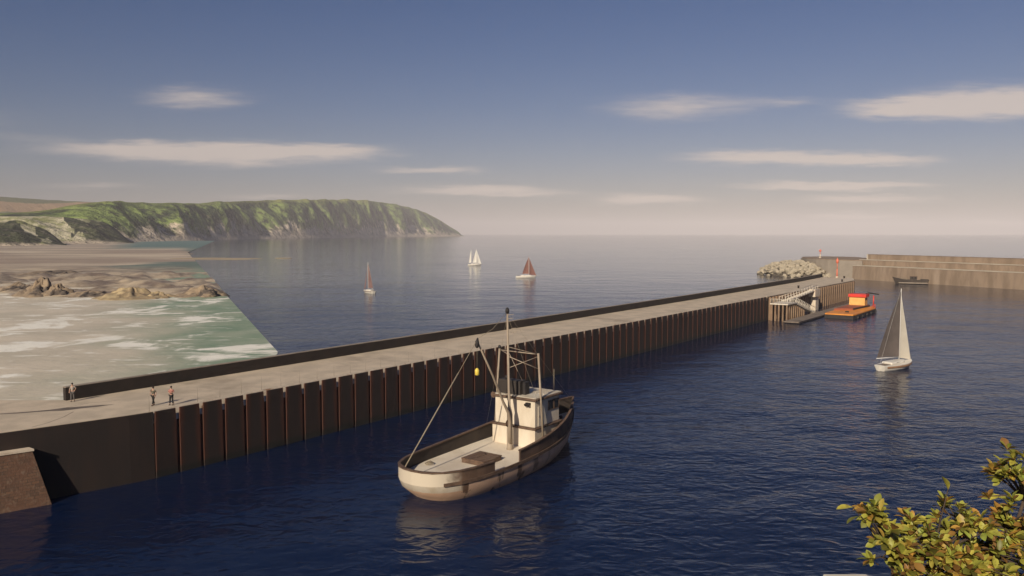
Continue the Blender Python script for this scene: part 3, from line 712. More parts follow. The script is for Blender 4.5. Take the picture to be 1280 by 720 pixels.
    q = MB(); q.box((15.75, -.52, 7.3), (.75, .34, 1.2)); q.build('vent_box', m_blk, cs, bevel=.03)
    q = MB(); q.tube([(15.5, 1.6, 8.03), (15.5, 1.6, 8.35)], .16, 10); q.build('exhaust_pipe', m_blk, cs)
    # mast and boom
    q = MB(); q.tube([(13.1, -.5, 1.75), (13.1, -.5, 2.1), (13.1, -.48, 5.2), (13.1, -.45, 5.5), (13.1, -.42, 6.0), (13.1, -.2, 15.0)], [.36, .29, .27, .24, .13, .09], 12); mast = q.build('mast', m_mast, r)
    q = MB(); q.tube([(13.1, -.2, 14.75), (13.1, -.2, 15.1), (13.1, -.2, 15.3)], [.17, .19, .08], 10); q.build('mast_head', m_blk, mast)
    for z, a, b_ in ((14.6, -.1, -.9), (14.25, -.1, -.85), (13.35, -.55, -1.15), (13.0, -.45, -1.3)):
        q = MB(); q.tube([(13.1, a - .1, z), (13.15, b_, z + .08)], .03, 6); q.build('aerial', m_mast, mast)
    q = MB(); q.tube([(12.85, -.45, 4.4), (12.85, -.8, 4.4)], [.24, .24], 12); q.tube([(12.85, -.4, 4.4), (12.85, -.46, 4.4)], .33, 12); q.build('winch', m_trim, mast)
    q = MB(); bp = [(12.8, -.72, 2.6), (12.75, -.75, 4.6), (12.55, -.72, 5.5), (11.9, -.6, 6.6), (10.4, -.5, 9.3), (8.3, -.5, 12.45)]
    q.tube(bp, [.17, .17, .15, .12, .10, .075], 10); boom = q.build('boom', m_mast, r)
    q = MB(); q.tube([(8.1, -.5, 12.1), (8.1, -.5, 12.3), (8.12, -.5, 12.65), (8.2, -.5, 13.0)], [.08, .2, .17, .05], 10); q.build('boom_block', m_blk, boom)
    def rope(pts, rr, nm='rope', par=r):
        q = MB(); q.tube(pts, rr, 6); return q.build(nm, m_rope, par)
    tip = Vector((8.2, -.5, 12.9)); st = Vector((.55, 1.2, 2.9)); 
    rope([st + (tip - st) * f for f in (0, .3, .72)], .055, 'topping_rope'); rope([st + (tip - st) * f for f in (.72, 1.0)], .025, 'topping_rope')
    rope([tip, tip.lerp(Vector((13.1, -.2, 14.9)), .5) + Vector((0, 0, -.35)), (13.1, -.2, 14.9)], .02, 'boom_stay')
    fl = rope([(8.1, -.5, 12.1), (8.1, -.5, 10.3)], .012, 'float_line', boom)
    q = MB(); q.tube([(8.1, -.5, 9.65), (8.1, -.5, 9.72), (8.1, -.5, 10.12), (8.1, -.5, 10.3)], [.12, .2, .2, .07], 12); q.build('float', m_float, fl)
    # gantry frame over the wheelhouse
    g = MB(); g.tube([(15.2, -2.85, 2.9), (15.2, -2.3, 10.9)], .11, 8); gf = g.build('gantry_post', m_mast, r)
    g = MB(); g.tube([(15.2, 2.85, 2.9), (15.2, 2.25, 11.0)], .10, 8); g.build('gantry_post', m_mast, r)
    for a, b_, rr in (((15.2, 2.25, 10.85), (15.2, -2.3, 10.8), .06), ((13.1, -.32, 10.7), (15.2, -2.4, 9.4), .045), ((13.1, -.32, 9.6), (15.2, -2.3, 10.6), .035), ((15.2, 1.2, 10.8), (15.6, -.2, 8.0), .03), ((13.1, -.3, 10.9), (15.2, 2.2, 10.9), .035), ((13.1, -.28, 11.6), (15.2, -2.3, 10.8), .03)):
        g = MB(); g.tube([a, b_], rr, 6); g.build('gantry_brace', m_mast, gf)
    g = MB(); g.ball((15.2, 2.25, 11.15), (.16, .16, .2)); g.build('lamp', m_blk, gf)
    rope([(18.6, -1.9, 6.6), (18.6, -1.9, 8.9)], .03, 'whip_aerial', wh)
    for a, b_ in (((13.1, -.2, 14.8), (24.8, 0, 4.7)), ((13.1, -.2, 14.6), (15.0, 3.7, 3.4)), ((13.1, -.2, 14.6), (15.0, -3.7, 3.4))): rope([a, b_], .009, 'stay')
    # foredeck gear
    q = MB(); n = 14
    for i in range(9):
        a = i * 2.4; q.ball((20.6 + .7 * cos(a) * (i / 9), .7 * sin(a) * (i / 9) - .5, 2.75 + .35 * (1 - i / 9)), (.55, .5, .38), 10, 6)
    q.build('net_heap', m_net, r)
    q = MB(); q.box((19.7, -1.5, 2.75), (.9, .9, 1.2)); q.build('deck_locker', m_net, r, bevel=.05)
    q = MB(); q.tube([(22.6, .25, 2.7), (22.6, .25, 3.3)], .12, 8); q.tube([(22.6, -.25, 2.7), (22.6, -.25, 3.3)], .12, 8); q.box((22.6, 0, 3.15), (.12, .9, .12)); q.build('bitt', m_trim, r)
    q = MB()
    for k in range(40):
        pass
    q.tube([(5.2 + .45 * cos(a) * (1 - .02 * i), 2.6 + .45 * sin(a) * (1 - .02 * i), 1.84 + .006 * i) for i, a in enumerate([k * .5 for k in range(40)])], .035, 6); q.build('rope_coil', m_rope, r)
    return r
fishing_boat()

# ------------------------------------------------------------------ sailing boats
def hull_generic(q, Lh, B, fb_, n=16, sheer=.25, under=.5, bowrake=.06, transom=.55):
    rows = []
    for i in range(n + 1):
        f = i / n; w = B / 2 * (transom + (1 - transom) * sin(min(1, f / .5) * pi / 2)) if f < .5 else B / 2 * max(.012, cos((f - .5) / .5 * pi / 2) ** .8)
        z = fb_ * (1 + sheer * ((f - .35) / .65) ** 2 if f > .35 else 1 + .2 * sheer * ((.35 - f) / .35) ** 2)
        x = f * Lh; xw = Lh * (.04 + f * (.92 - bowrake))
        rows.append([(xw, 0, -under), (xw, w * .55, -under * .6), (xw * .8 + x * .2, w * .88, fb_ * .25), (x, w, z), (x, w * .97, z + .02), (x, 0, z + .06),
                     (x, -w * .97, z + .02), (x, -w, z), (xw * .8 + x * .2, -w * .88, fb_ * .25), (xw, -w * .55, -under * .6)])
    q.grid(rows, closed=True, smooth=False); k = len(rows[0])
    o = len(q.v) - len(rows) * k; q.f.append([o + a for a in range(k)]); q.sm.append(False)
    return rows
def sail(q, foot_a, foot_b, head, belly, t=.03, roach=0.0):
    A, B_, Hd = Vector(foot_a), Vector(foot_b), Vector(head); n = 8; rows = []
    nm = (B_ - A).cross(Hd - A).normalized()
    for i in range(n + 1):
        f = i / n; l = A.lerp(Hd, f); rgt = B_.lerp(Hd, f) + (B_ - A).normalized() * roach * sin(f * pi) * (B_ - A).length
        if f >= .999: rgt = l + (B_ - A).normalized() * .08
        rows.append([l.lerp(rgt, k / 8) + nm * belly * sin(pi * k / 8) * (1 - f * .6) * (rgt - l).length for k in range(9)])
    q.sheet(rows, t)
def sail_boat(loc, heading, Lh, B, fb_, mh, mats, label, boom_ang=.3, cabin=True, two_mast=False, jib=True, heel=0.0, mast_x=.58, mainw=.42):
    mh_, md, ms, mj, mm = mats
    r = thing('sailing_boat', loc, heading, label, 'sailing boat'); r.rotation_euler = (heel, 0, heading)
    q = MB(); hull_generic(q, Lh, B, fb_); hull = q.build('hull', mh_, r)
    q = MB(); rows = []
    for sd in (1, -1):
        q = MB(); rows = []
        for i in range(1, 15):
            f = i / 16 if i < 14 else .93
            w = B / 2 * (.55 + .45 * sin(min(1, f / .5) * pi / 2)) if f < .5 else B / 2 * max(.012, cos((f - .5) / .5 * pi / 2) ** .8)
            z = fb_ * (1 + .25 * ((f - .35) / .65) ** 2 if f > .35 else 1); rows.append([(f * Lh, (w + .012) * sd, z * .55), (f * Lh, (w + .035) * sd, z * .6), (f * Lh, (w + .03) * sd, z * .86), (f * Lh, (w + .005) * sd, z * .9)])
        q.grid(rows, closed=False); q.build('side_stripe', md, hull)
    if cabin:
        q = MB(); q.prism([(Lh * .22, -B * .29), (Lh * .6, -B * .26), (Lh * .74, -B * .1), (Lh * .74, B * .1), (Lh * .6, B * .26), (Lh * .22, B * .29)], fb_ * 1.0, fb_ + .46); cb = q.build('cabin', mh_ if mj is None else m_sailwhite, r, bevel=.2)
        for sd in (1, -1):
            q = MB(); q.box((Lh * .45, sd * B * .255, fb_ + .28), (Lh * .16, .06, .16), -sd * .045); q.build('cabin_window', m_glass, cb)
        q = MB(); q.box((Lh * .14, 0, fb_ + .06), (Lh * .2, B * .42, .1)); q.build('cockpit', m_plank, r)
        q = MB(); q.tube([(Lh * .03, 0, fb_ * .9), (Lh * .16, .1, fb_ + .45)], .03, 6); q.build('tiller', m_plank, r)
    for j, mx in enumerate((mast_x, .24) if two_mast else (mast_x,)):
        hm = mh * (1 if j == 0 else .97); x0 = Lh * mx
        q = MB(); q.tube([(x0, 0, fb_ * .9), (x0, 0, fb_ + hm)], [.09, .05], 8); q.build('mast', mm, r)
        bl = Lh * (mainw if j == 0 else .2); be = Vector((x0 - bl * cos(boom_ang), bl * sin(boom_ang), fb_ + .95))
        q = MB(); q.tube([(x0, 0, fb_ + .95), be], .055, 8); q.build('boom', mm, r)
        q = MB(); sail(q, (x0 - .08, 0, fb_ + 1.05), be + Vector((.1, 0, .08)), (x0 - .06, 0, fb_ + hm * .96), .07, roach=.06); q.build('mainsail', ms, r)
    if jib:
        x0 = Lh * mast_x; q = MB()
        sail(q, (Lh * .97, 0, fb_ * 1.25), (x0 + .1, B * .38 * (1 if boom_ang > 0 else -1), fb_ + .75), (x0 + .12, 0, fb_ + mh * .9), .08); q.build('jib', mj or ms, r)
        q = MB(); q.tube([(Lh * .985, 0, fb_ * 1.2), (x0, 0, fb_ + mh * .92)], .012, 5); q.build('forestay', mm, r)
    q = MB(); q.tube([(.05, 0, fb_), (Lh * mast_x, 0, fb_ + mh)], .012, 5); q.build('backstay', mm, r)
    q = MB(); q.prism([(-.12, -.03), (.12, -.03), (.12, .03), (-.12, .03)], -.4, fb_ * .8); q.build('rudder', mh_, r)
    return r
m_sailwhite = M('white_gelcoat', (.74, .70, .62), (.66, .61, .53), sc=.8, rough=.4)
m_woodhull = M('varnished_stripe', (.33, .19, .10), (.26, .14, .075), sc=1.5, rough=.5)
m_sailshade = M('shade_painted_sailcloth', (.125, .10, .09), (.10, .082, .074), sc=.5, rough=.9)  # backlit shade of the mainsail put into its cloth colour
m_sailcream = M('cream_sailcloth', (.58, .53, .45), (.52, .47, .39), sc=.4, rough=.9)
m_sailtan = M('tan_red_sailcloth', (.26, .125, .10), (.22, .105, .085), sc=.5, rough=.9)
m_saildark = M('dark_maroon_sailcloth', (.20, .12, .11), (.16, .095, .088), sc=.5, rough=.9)
m_sailpure = M('bright_white_sailcloth', (.80, .77, .70), (.74, .70, .62), sc=.5, rough=.9)
m_alu = M('pale_mast_paint', (.70, .67, .62), rough=.45)
def pt(px, py): 
    p = at_z(px, py, 0); return (p.x, p.y, 0)
A_, B_ = Vector(pt(1099, 464)), Vector(pt(1139, 457)); hd = atan2((B_ - A_).y, (B_ - A_).x)
sail_boat(A_, hd, (B_ - A_).length, 3.2, .85, 12.2, (m_sailwhite, m_woodhull, m_sailshade, m_sailcream, m_alu), 'cream sailing yacht with brown stripe, shade-painted grey mainsail and pale jib off the pontoon', boom_ang=.25, mast_x=.6, mainw=.5)
p = Vector(pt(468, 367)); sail_boat(p, radians(131), 7.5, 2.9, .9, 10.6, (m_sailwhite, m_plank, m_saildark, m_saildark, m_alu), 'small white boat under one tall narrow maroon sail, nearest the green shallows', boom_ang=.05, mainw=.5)
p = Vector(pt(585, 332)); sail_boat(p, radians(8), 9.5, 2.9, 1.0, 10.6, (m_sailwhite, m_sailwhite, m_sailpure, m_sailpure, m_alu), 'distant white two-masted yacht with bright white sails', boom_ang=-.12, two_mast=True, mast_x=.62, mainw=.3)
p = Vector(pt(645, 347.5)); sail_boat(p, radians(5), 10.4, 2.9, 1.0, 9.9, (m_sailwhite, m_sailwhite, m_sailtan, m_sailtan, m_alu), 'white-hulled yacht with reddish brown sails on the open sea', boom_ang=-.15, mast_x=.62, mainw=.34)

# ------------------------------------------------------------------ old wooden boat by the breakwater
def old_boat():
    a, b_ = Vector(pt(1161, 355.5)), Vector(pt(1115, 354.5)); d = b_ - a
    r = thing('motor_boat', a, atan2(d.y, d.x), 'old dark wooden motor boat with thin masts lying in front of the breakwater', 'motor boat')
    Lh = d.length
    mh_ = M('old_dark_hull', (.05, .038, .03), (.075, .055, .042), (.035, .027, .022), sc=.5, sc3=.3, rough=.8); ml = M('old_pale_boot', (.34, .28, .22), (.26, .21, .16), sc=.6, rough=.8)
    q = MB(); hull_generic(q, Lh, 4.2, 1.75, sheer=.75, transom=.75); h = q.build('hull', mh_, r)
    for sd in (1, -1):
        q = MB(); rows = []
        for i in range(0, 15):
            f = i / 16; w = 2.1 * (.75 + .25 * sin(min(1, f / .5) * pi / 2)) if f < .5 else 2.1 * max(.012, cos((f - .5) / .5 * pi / 2) ** .8)
            x = f * Lh; xw = Lh * (.04 + f * .86); rows.append([((xw * .8 + x * .2), (w * .88 + .02) * sd, .3), (xw * .75 + x * .25, (w * .9 + .05) * sd, .35), (xw * .6 + x * .4, (w * .93 + .05) * sd, .68), (xw * .58 + x * .42, (w * .93 + .0) * sd, .72)])
        q.grid(rows); q.build('boot_stripe', ml, h)
    q = MB(); q.box((Lh * .42, 0, 2.5), (2.6, 2.2, 1.5)); c = q.build('deckhouse', mh_, r, bevel=.08)
    q = MB(); q.box((Lh * .42, 0, 3.3), (2.9, 2.5, .12)); q.build('roof', m_trim, c)
    for x in (-.7, .5):
        for sd in (1, -1):
            q = MB(); q.box((Lh * .42 + x, sd * 1.11, 2.75), (.7, .05, .5)); q.build('window', m_glass, c)
    q = MB(); q.box((Lh * .7, 0, 2.25), (3.2, 1.9, .7)); q.build('fore_cabin', M('old_cabin_tan', (.22, .17, .12), (.16, .12, .085), sc=.7, rough=.8), r, bevel=.1)
    q = MB(); q.box((Lh * .12, 0, 1.95), (3.0, 2.6, .5)); q.build('aft_locker', mh_, r, bevel=.05)
    for x, h_ in ((.32, 8.0), (.74, 5.2)):
        q = MB(); q.tube([(Lh * x, 0, 1.7), (Lh * x, 0, h_)], [.07, .04], 6); q.build('mast', m_mast, r)
    for i in range(7):
        q = MB(); q.tube([(Lh * (.62 + i * .055), -1.5 + i * .2, 2.0 + i * .1), (Lh * (.62 + i * .055), -1.5 + i * .2, 2.75 + i * .1)], .03, 5); q.build('stanchion', m_mast, r)
old_boat()

# ------------------------------------------------------------------ breakwater on the right
def breakwater():
    m = M('breakwater_concrete', (.29, .212, .15), (.21, .152, .105), (.34, .258, .19), sc=.3, sc3=.16, rough=.9, stretch=(1, 1, .25))
    mp = M('breakwater_ledge', (.50, .44, .35), (.42, .36, .285), sc=.2, rough=.9)
    a = Vector((164.4, 386.2)); b_ = Vector((200.2, 312.0)); u = (b_ - a).normalized(); n = Vector((-u.y, u.x))     # n: away from the harbour
    if n.x < 0: n = -n
    def P(s, o, z): p = u * s + n * o; return Vector((p.x, p.y, z))
    r = thing('breakwater', (a.x, a.y, 0), 0, 'long stepped tan concrete breakwater wall closing the harbour on the right', 'breakwater')
    E_ = 170
    def slab(name, s0, s1, o0, o1, z0, z1, mat, bat=.0):
        q = MB(); q.hexa([P(s0, o0, z0), P(s0, o1, z0), P(s1, o1, z0), P(s1, o0, z0), P(s0, o0 + bat, z1), P(s0, o1, z1), P(s1, o1, z1), P(s1, o0 + bat, z1)]); return q.build(name, mat, r)
    slab('quay_face', 0, E_, 0, 16, -3, 6.55, m, .3); slab('quay_ledge', 0, E_, .15, 16, 6.553, 6.8, mp)
    slab('middle_step', 0, E_, 4.6, 15.9, 6.803, 9.3, m); slab('middle_ledge', 0, E_, 4.4, 15.9, 9.303, 9.55, mp)
    slab('parapet', 2, E_, 8.2, 11.5, 9.553, 11.9, m); slab('parapet_end', 1.2, 1.997, 8.1, 11.6, 9.553, 12.0, mp)
    slab('parapet_coping', 2, E_, 8.1, 11.6, 11.903, 12.0, m)
    # rounded head running on to the left
    q = MB(); pts = []
    for px, d in ((1078, 384), (1050, 392), (1035, 398), (1020, 406), (1008, 416), (1001, 428), (1003, 445), (1030, 452), (1070, 440), (1085, 420)):
        pts.append(((px - 640) / F * d - a.x, d - a.y))
    q.prism(pts[::-1], -3, 8.9); q.build('round_head', M('round_head_concrete', (.30, .255, .205), (.25, .21, .17), sc=.15, rough=.9), r)
    q = MB(); c = (sum(p[0] for p in pts) / 10, sum(p[1] for p in pts) / 10); q.prism([(c[0] + (x - c[0]) * .97, c[1] + (y - c[1]) * .97) for x, y in pts[::-1]], 8.903, 9.25); q.build('head_slab', m, r)
    return r
breakwater()
m_beacon = M('beacon_red', (.78, .19, .11), (.66, .17, .10), sc=1, rough=.5)
def beacon(loc, h, label, head=True, w=.5):
    r = thing('navigation_beacon', loc, 0, label, 'beacon'); q = MB()
    q.tube([(0, 0, 0), (0, 0, .5), (0, 0, .55)], [w * 1.6, w * 1.6, w], 12); q.build('plinth', m_capping, r)
    q = MB(); q.tube([(0, 0, .55), (0, 0, h * .45)], [w * .8, w * .62], 12); q.build('lower_tower', m_beacon if head else m_capping, r)
    q = MB(); q.tube([(0, 0, h * .45), (0, 0, h * .72)], [w * .42, w * .36], 10); q.build('shaft', m_beacon, r)
    q = MB(); q.tube([(0, 0, h * .72), (0, 0, h * .75), (0, 0, h * .9), (0, 0, h * .92), (0, 0, h)], [w * .5, w * 1.5, w * 1.5, w * .8, w * .3], 14); q.build('lantern', m_beacon, r)
beacon(pier(262.5, -8.6, DECK + .002), 7.3, 'red-topped navigation beacon standing on the end of the long pier', True, .3)
p = Vector(((1025 - 640) / F * 418, 418, 9.252)); beacon(p, 4.6, 'slim red beacon on the far rounded breakwater head', False, .42)

# ------------------------------------------------------------------ rock armour heap
def armour():
    m = M('armour_rock', (.42, .36, .27), (.34, .29, .21), (.24, .20, .14), sc=.8, sc3=.4, rough=.95, bm=.1, bs=2)
    meshes = [rock_mesh('boulder', m, 30 + i * 7, (1.5 + .1 * i, 1.2, .95 + .08 * (i % 3)), .5, 2) for i in range(8)]
    cx, cy, ax, ay, hz = 151.5, 424.0, 16.5, 29.0, 7.2; pts = []; rnd = random.Random(4); tries = 0
    while len(pts) < 215 and tries < 20000:
        tries += 1; x = rnd.uniform(-1, 1); y = rnd.uniform(-1, .75); rr = x * x + y * y
        if rr > 1: continue
        X_, Y_ = cx + x * ax * (1 + .1 * sin(3 * y)), cy + y * ay; z = hz * (1 - rr) ** .6 - .4
        if any((X_ - a) ** 2 + (Y_ - b_) ** 2 + (z - c) ** 2 < 1.75 ** 2 for a, b_, c in pts): continue
        pts.append((X_, Y_, z))
    for i, (x, y, z) in enumerate(pts):
        o = bpy.data.objects.new('boulder', meshes[i % 8]); COL.objects.link(o); o.location = (x, y, z)
        o.rotation_euler = (rnd.uniform(-.6, .6), rnd.uniform(-.6, .6), rnd.uniform(0, 6.3)); k = rnd.uniform(.8, 1.35); o.scale = (k, k, k)
        tag(o, 'pale tan boulder in the rock armour heap behind the pier end', 'boulder', 'boulders of the rock armour heap')
    q = MB(); rows = []
    for i in range(13):
        r = i / 12; rows.append([(cx + cos(g) * ax * .97 * r, cy + sin(g) * ay * .97 * r, hz * max(0, 1 - r * r) ** .6 - 1.2 - (2 if i == 12 else 0)) for g in [2 * pi * k / 32 for k in range(32)]])
    q.grid(rows, closed=True); tag(q.build('terrain_mound', M('mound_rubble', (.13, .105, .08), (.08, .065, .05), sc=.7, rough=.95, bm=.3, bs=1.2)), kind='structure')
armour()

# ------------------------------------------------------------------ people
m_skin = M('skin', (.45, .27, .19), rough=.6)
m_hair = M('dark_hair', (.03, .02, .015), rough=.8); m_shoe = M('shoe_leather', (.03, .025, .022), rough=.6)
def skin_obj(name, pts, edges, mat, parent, sub=1):
    me = bpy.data.meshes.new(name); me.from_pydata([p[0] for p in pts], edges, []); me.materials.append(mat)
    o = bpy.data.objects.new(name, me); COL.objects.link(o); o.parent = parent
    md = o.modifiers.new('skin', 'SKIN'); sv = me.skin_vertices[0].data if me.skin_vertices else None
    if sv is None:
        b = bmesh.new(); b.from_mesh(me); b.verts.layers.skin.verify(); b.to_mesh(me); b.free(); sv = me.skin_vertices[0].data
    for i, p in enumerate(pts): sv[i].radius = p[1] if isinstance(p[1], tuple) else (p[1], p[1]); sv[i].use_root = (i == 0)
    s = o.modifiers.new('sub', 'SUBSURF'); s.levels = sub; s.render_levels = sub; md.use_smooth_shade = True; return o
def person(loc, rz, label, shirt, trous, pose):
    r = thing('person', loc, rz, label, 'person')
    lf, rf, le, lh, re_, rh = pose['lf'], pose['rf'], pose['le'], pose['lh'], pose['re'], pose['rh']
    V = Vector
    hipL, hipR = V((0, .09, .9)), V((0, -.09, .9)); kL = (hipL + V(lf)) / 2 + V((.03, 0, 0)); kR = (hipR + V(rf)) / 2 + V((.03, 0, 0))
    shL, shR = V((0, .17, 1.42)), V((0, -.17, 1.42))
    pts = [(V((0, 0, .95)), .12), (V((0, 0, 1.18)), .11), (V((0, 0, 1.38)), .12), (V((0, 0, 1.50)), .055), (V((.02, 0, 1.58)), .075), (V((.02, 0, 1.70)), .08),
           (shL, .055), (V(le), .043), (V(lh), .03), (shR, .055), (V(re_), .043), (V(rh), .03),
           (hipL, .085), (kL, .058), (V(lf) + V((0, 0, .08)), .042), (V(lf) + V((.16, 0, .03)), .035), (hipR, .085), (kR, .058), (V(rf) + V((0, 0, .08)), .042), (V(rf) + V((.16, 0, .03)), .035)]
    ed = [(0, 1), (1, 2), (2, 3), (3, 4), (4, 5), (2, 6), (6, 7), (7, 8), (2, 9), (9, 10), (10, 11), (0, 12), (12, 13), (13, 14), (14, 15), (0, 16), (16, 17), (17, 18), (18, 19)]
    for hi, ei in ((8, 7), (11, 10)):                   # palm, four fingers and a thumb
        h, e = pts[hi][0], pts[ei][0]; d = (h - e).normalized(); sd = V((0, 0, 1)).cross(d); sd = sd.normalized() if sd.length > .1 else V((1, 0, 0))
        for k, ln in ((-1.5, .07), (-.5, .085), (.5, .08), (1.5, .065)):
            i = len(pts); pts += [(h + d * .06 + sd * k * .016, .009), (h + d * (.06 + ln * .6) + sd * k * .02 + V((.012, 0, 0)), .008)]; ed += [(hi, i), (i, i + 1)]
        i = len(pts); pts += [(h + d * .03 + sd * -.045, .01), (h + d * .07 + sd * -.055, .008)]; ed += [(hi, i), (i, i + 1)]
    skin_obj('body', pts, ed, m_skin, r)
    skin_obj('shirt', [(V((0, 0, 1.0)), .15), (V((0, 0, 1.2)), .14), (V((0, 0, 1.39)), .15), (shL, .075), (shL.lerp(V(le), .85), .062), (shR, .075), (shR.lerp(V(re_), .85), .062)], [(0, 1), (1, 2), (2, 3), (3, 4), (2, 5), (5, 6)], shirt, r)
    skin_obj('trousers', [(V((0, 0, .97)), .155), (hipL, .105), (kL, .08), (V(lf) + V((0, 0, .12)), .07), (hipR, .105), (kR, .08), (V(rf) + V((0, 0, .12)), .07)], [(0, 1), (1, 2), (2, 3), (0, 4), (4, 5), (5, 6)], trous, r)
    q = MB(); q.ball((.0, 0, 1.70), (.105, .09, .105), 12, 8); q.build('hair', m_hair, r)
    for f in (lf, rf):
        q = MB(); q.ball(V(f) + V((.06, 0, .045)), (.14, .05, .05), 10, 6); q.build('shoe', m_shoe, r)
    q = MB(); q.ball((.105, 0, 1.65), (.022, .016, .025), 8, 6)
    q.build('nose', m_skin, r)
    return r
base = dict(lf=(.0, .13, 0), rf=(.05, -.13, 0), le=(-.03, .24, 1.16), lh=(.06, .25, .93), re=(-.03, -.24, 1.16), rh=(.06, -.25, .93))
p = at_z(91, 501.8, DECK); person((p.x, p.y, DECK + .001), radians(-70), 'person in a pale grey top standing at the end of the parapet wall', M('pale_grey_shirt', (.34, .30, .26), rough=.9), M('grey_trousers', (.10, .09, .085), rough=.9), dict(base, le=(-.05, .3, 1.25), lh=(.1, .2, 1.05)))
p = at_z(192, 506.8, DECK); person((p.x, p.y, DECK + .001), radians(-110), 'person in an olive grey jacket and dark trousers walking near the pier edge', M('olive_grey_jacket', (.115, .10, .07), rough=.9), M('black_trousers', (.02, .018, .017), rough=.9), dict(base, lf=(.22, .1, 0), rf=(-.2, -.1, 0), le=(-.08, .3, 1.2), re=(-.02, -.31, 1.2), rh=(.15, -.2, 1.1)))
p = at_z(214.5, 506.3, DECK); person((p.x, p.y, DECK + .001), radians(-95), 'person in a reddish pink top and black trousers, hands together, on the pier edge', M('reddish_pink_top', (.36, .15, .12), rough=.9), M('black_leggings', (.018, .017, .018), rough=.9), dict(base, lf=(.02, .16, 0), rf=(.0, -.16, 0), le=(.02, .28, 1.2), lh=(.22, .08, 1.18), re=(.02, -.28, 1.2), rh=(.22, -.06, 1.2)))

# ------------------------------------------------------------------ clifftop below the viewer, wall and bush
def clifftop():
    m, t, b = new_mat('hillside_grass'); v = posn()
    c = mix(sstep(tex(v, .7, 5, .65), .4, .65), (.06, .075, .025), (.10, .095, .04)); c = mix(sstep(tex(v, .25, 4, .6), .55, .7), c, (.17, .13, .09))
    setc(b, c); b.inputs['Roughness'].default_value = .95; bump(b, tex(v, 5, 5, .7), .8, .08)
    q = MB(); rows = []
    prof = [(-60, 24), (-15, 20.6), (-4, 20.35), (0, 20.3), (2.5, 20.0), (4.4, 19.2), (6.5, 18.7), (7.4, 17.6), (8.6, 15.4), (11.5, 10.5), (15, 5), (19, -.5), (22, -3)]
    for i in range(81):
        x = -120 + i * 3.0; rows.append([(x, y + .5 * noise.noise(Vector((x * .2, y * .2, 0))), z - .9 * abs(noise.noise(Vector((x * .17, y * .3, 3)))) * (1 if y > 5 else .1)) for y, z in prof])
    q.grid(rows); tag(q.build('hillside', m), kind='structure')
clifftop()
def coping_wall():
    r = thing('garden_wall', (2.55, 6.15, 18.6), 0, 'low roadside wall with pale coping under the bush at the bottom right', 'wall')
    t0 = at_y(1070, 716.6, 6.4).z - 18.6
    q = MB(); q.box((3.2, .0, t0 / 2 - .18), (6.3, .42, t0 + .16)); q.build('wall_body', m_stone, r)
    q = MB(); q.box((3.2, 0.0, t0 - .05), (6.4, .5, .096)); q.build('coping', M('pale_coping', (.62, .55, .45), (.52, .45, .36), sc=2.5, rough=.85), r, bevel=.015)
coping_wall()

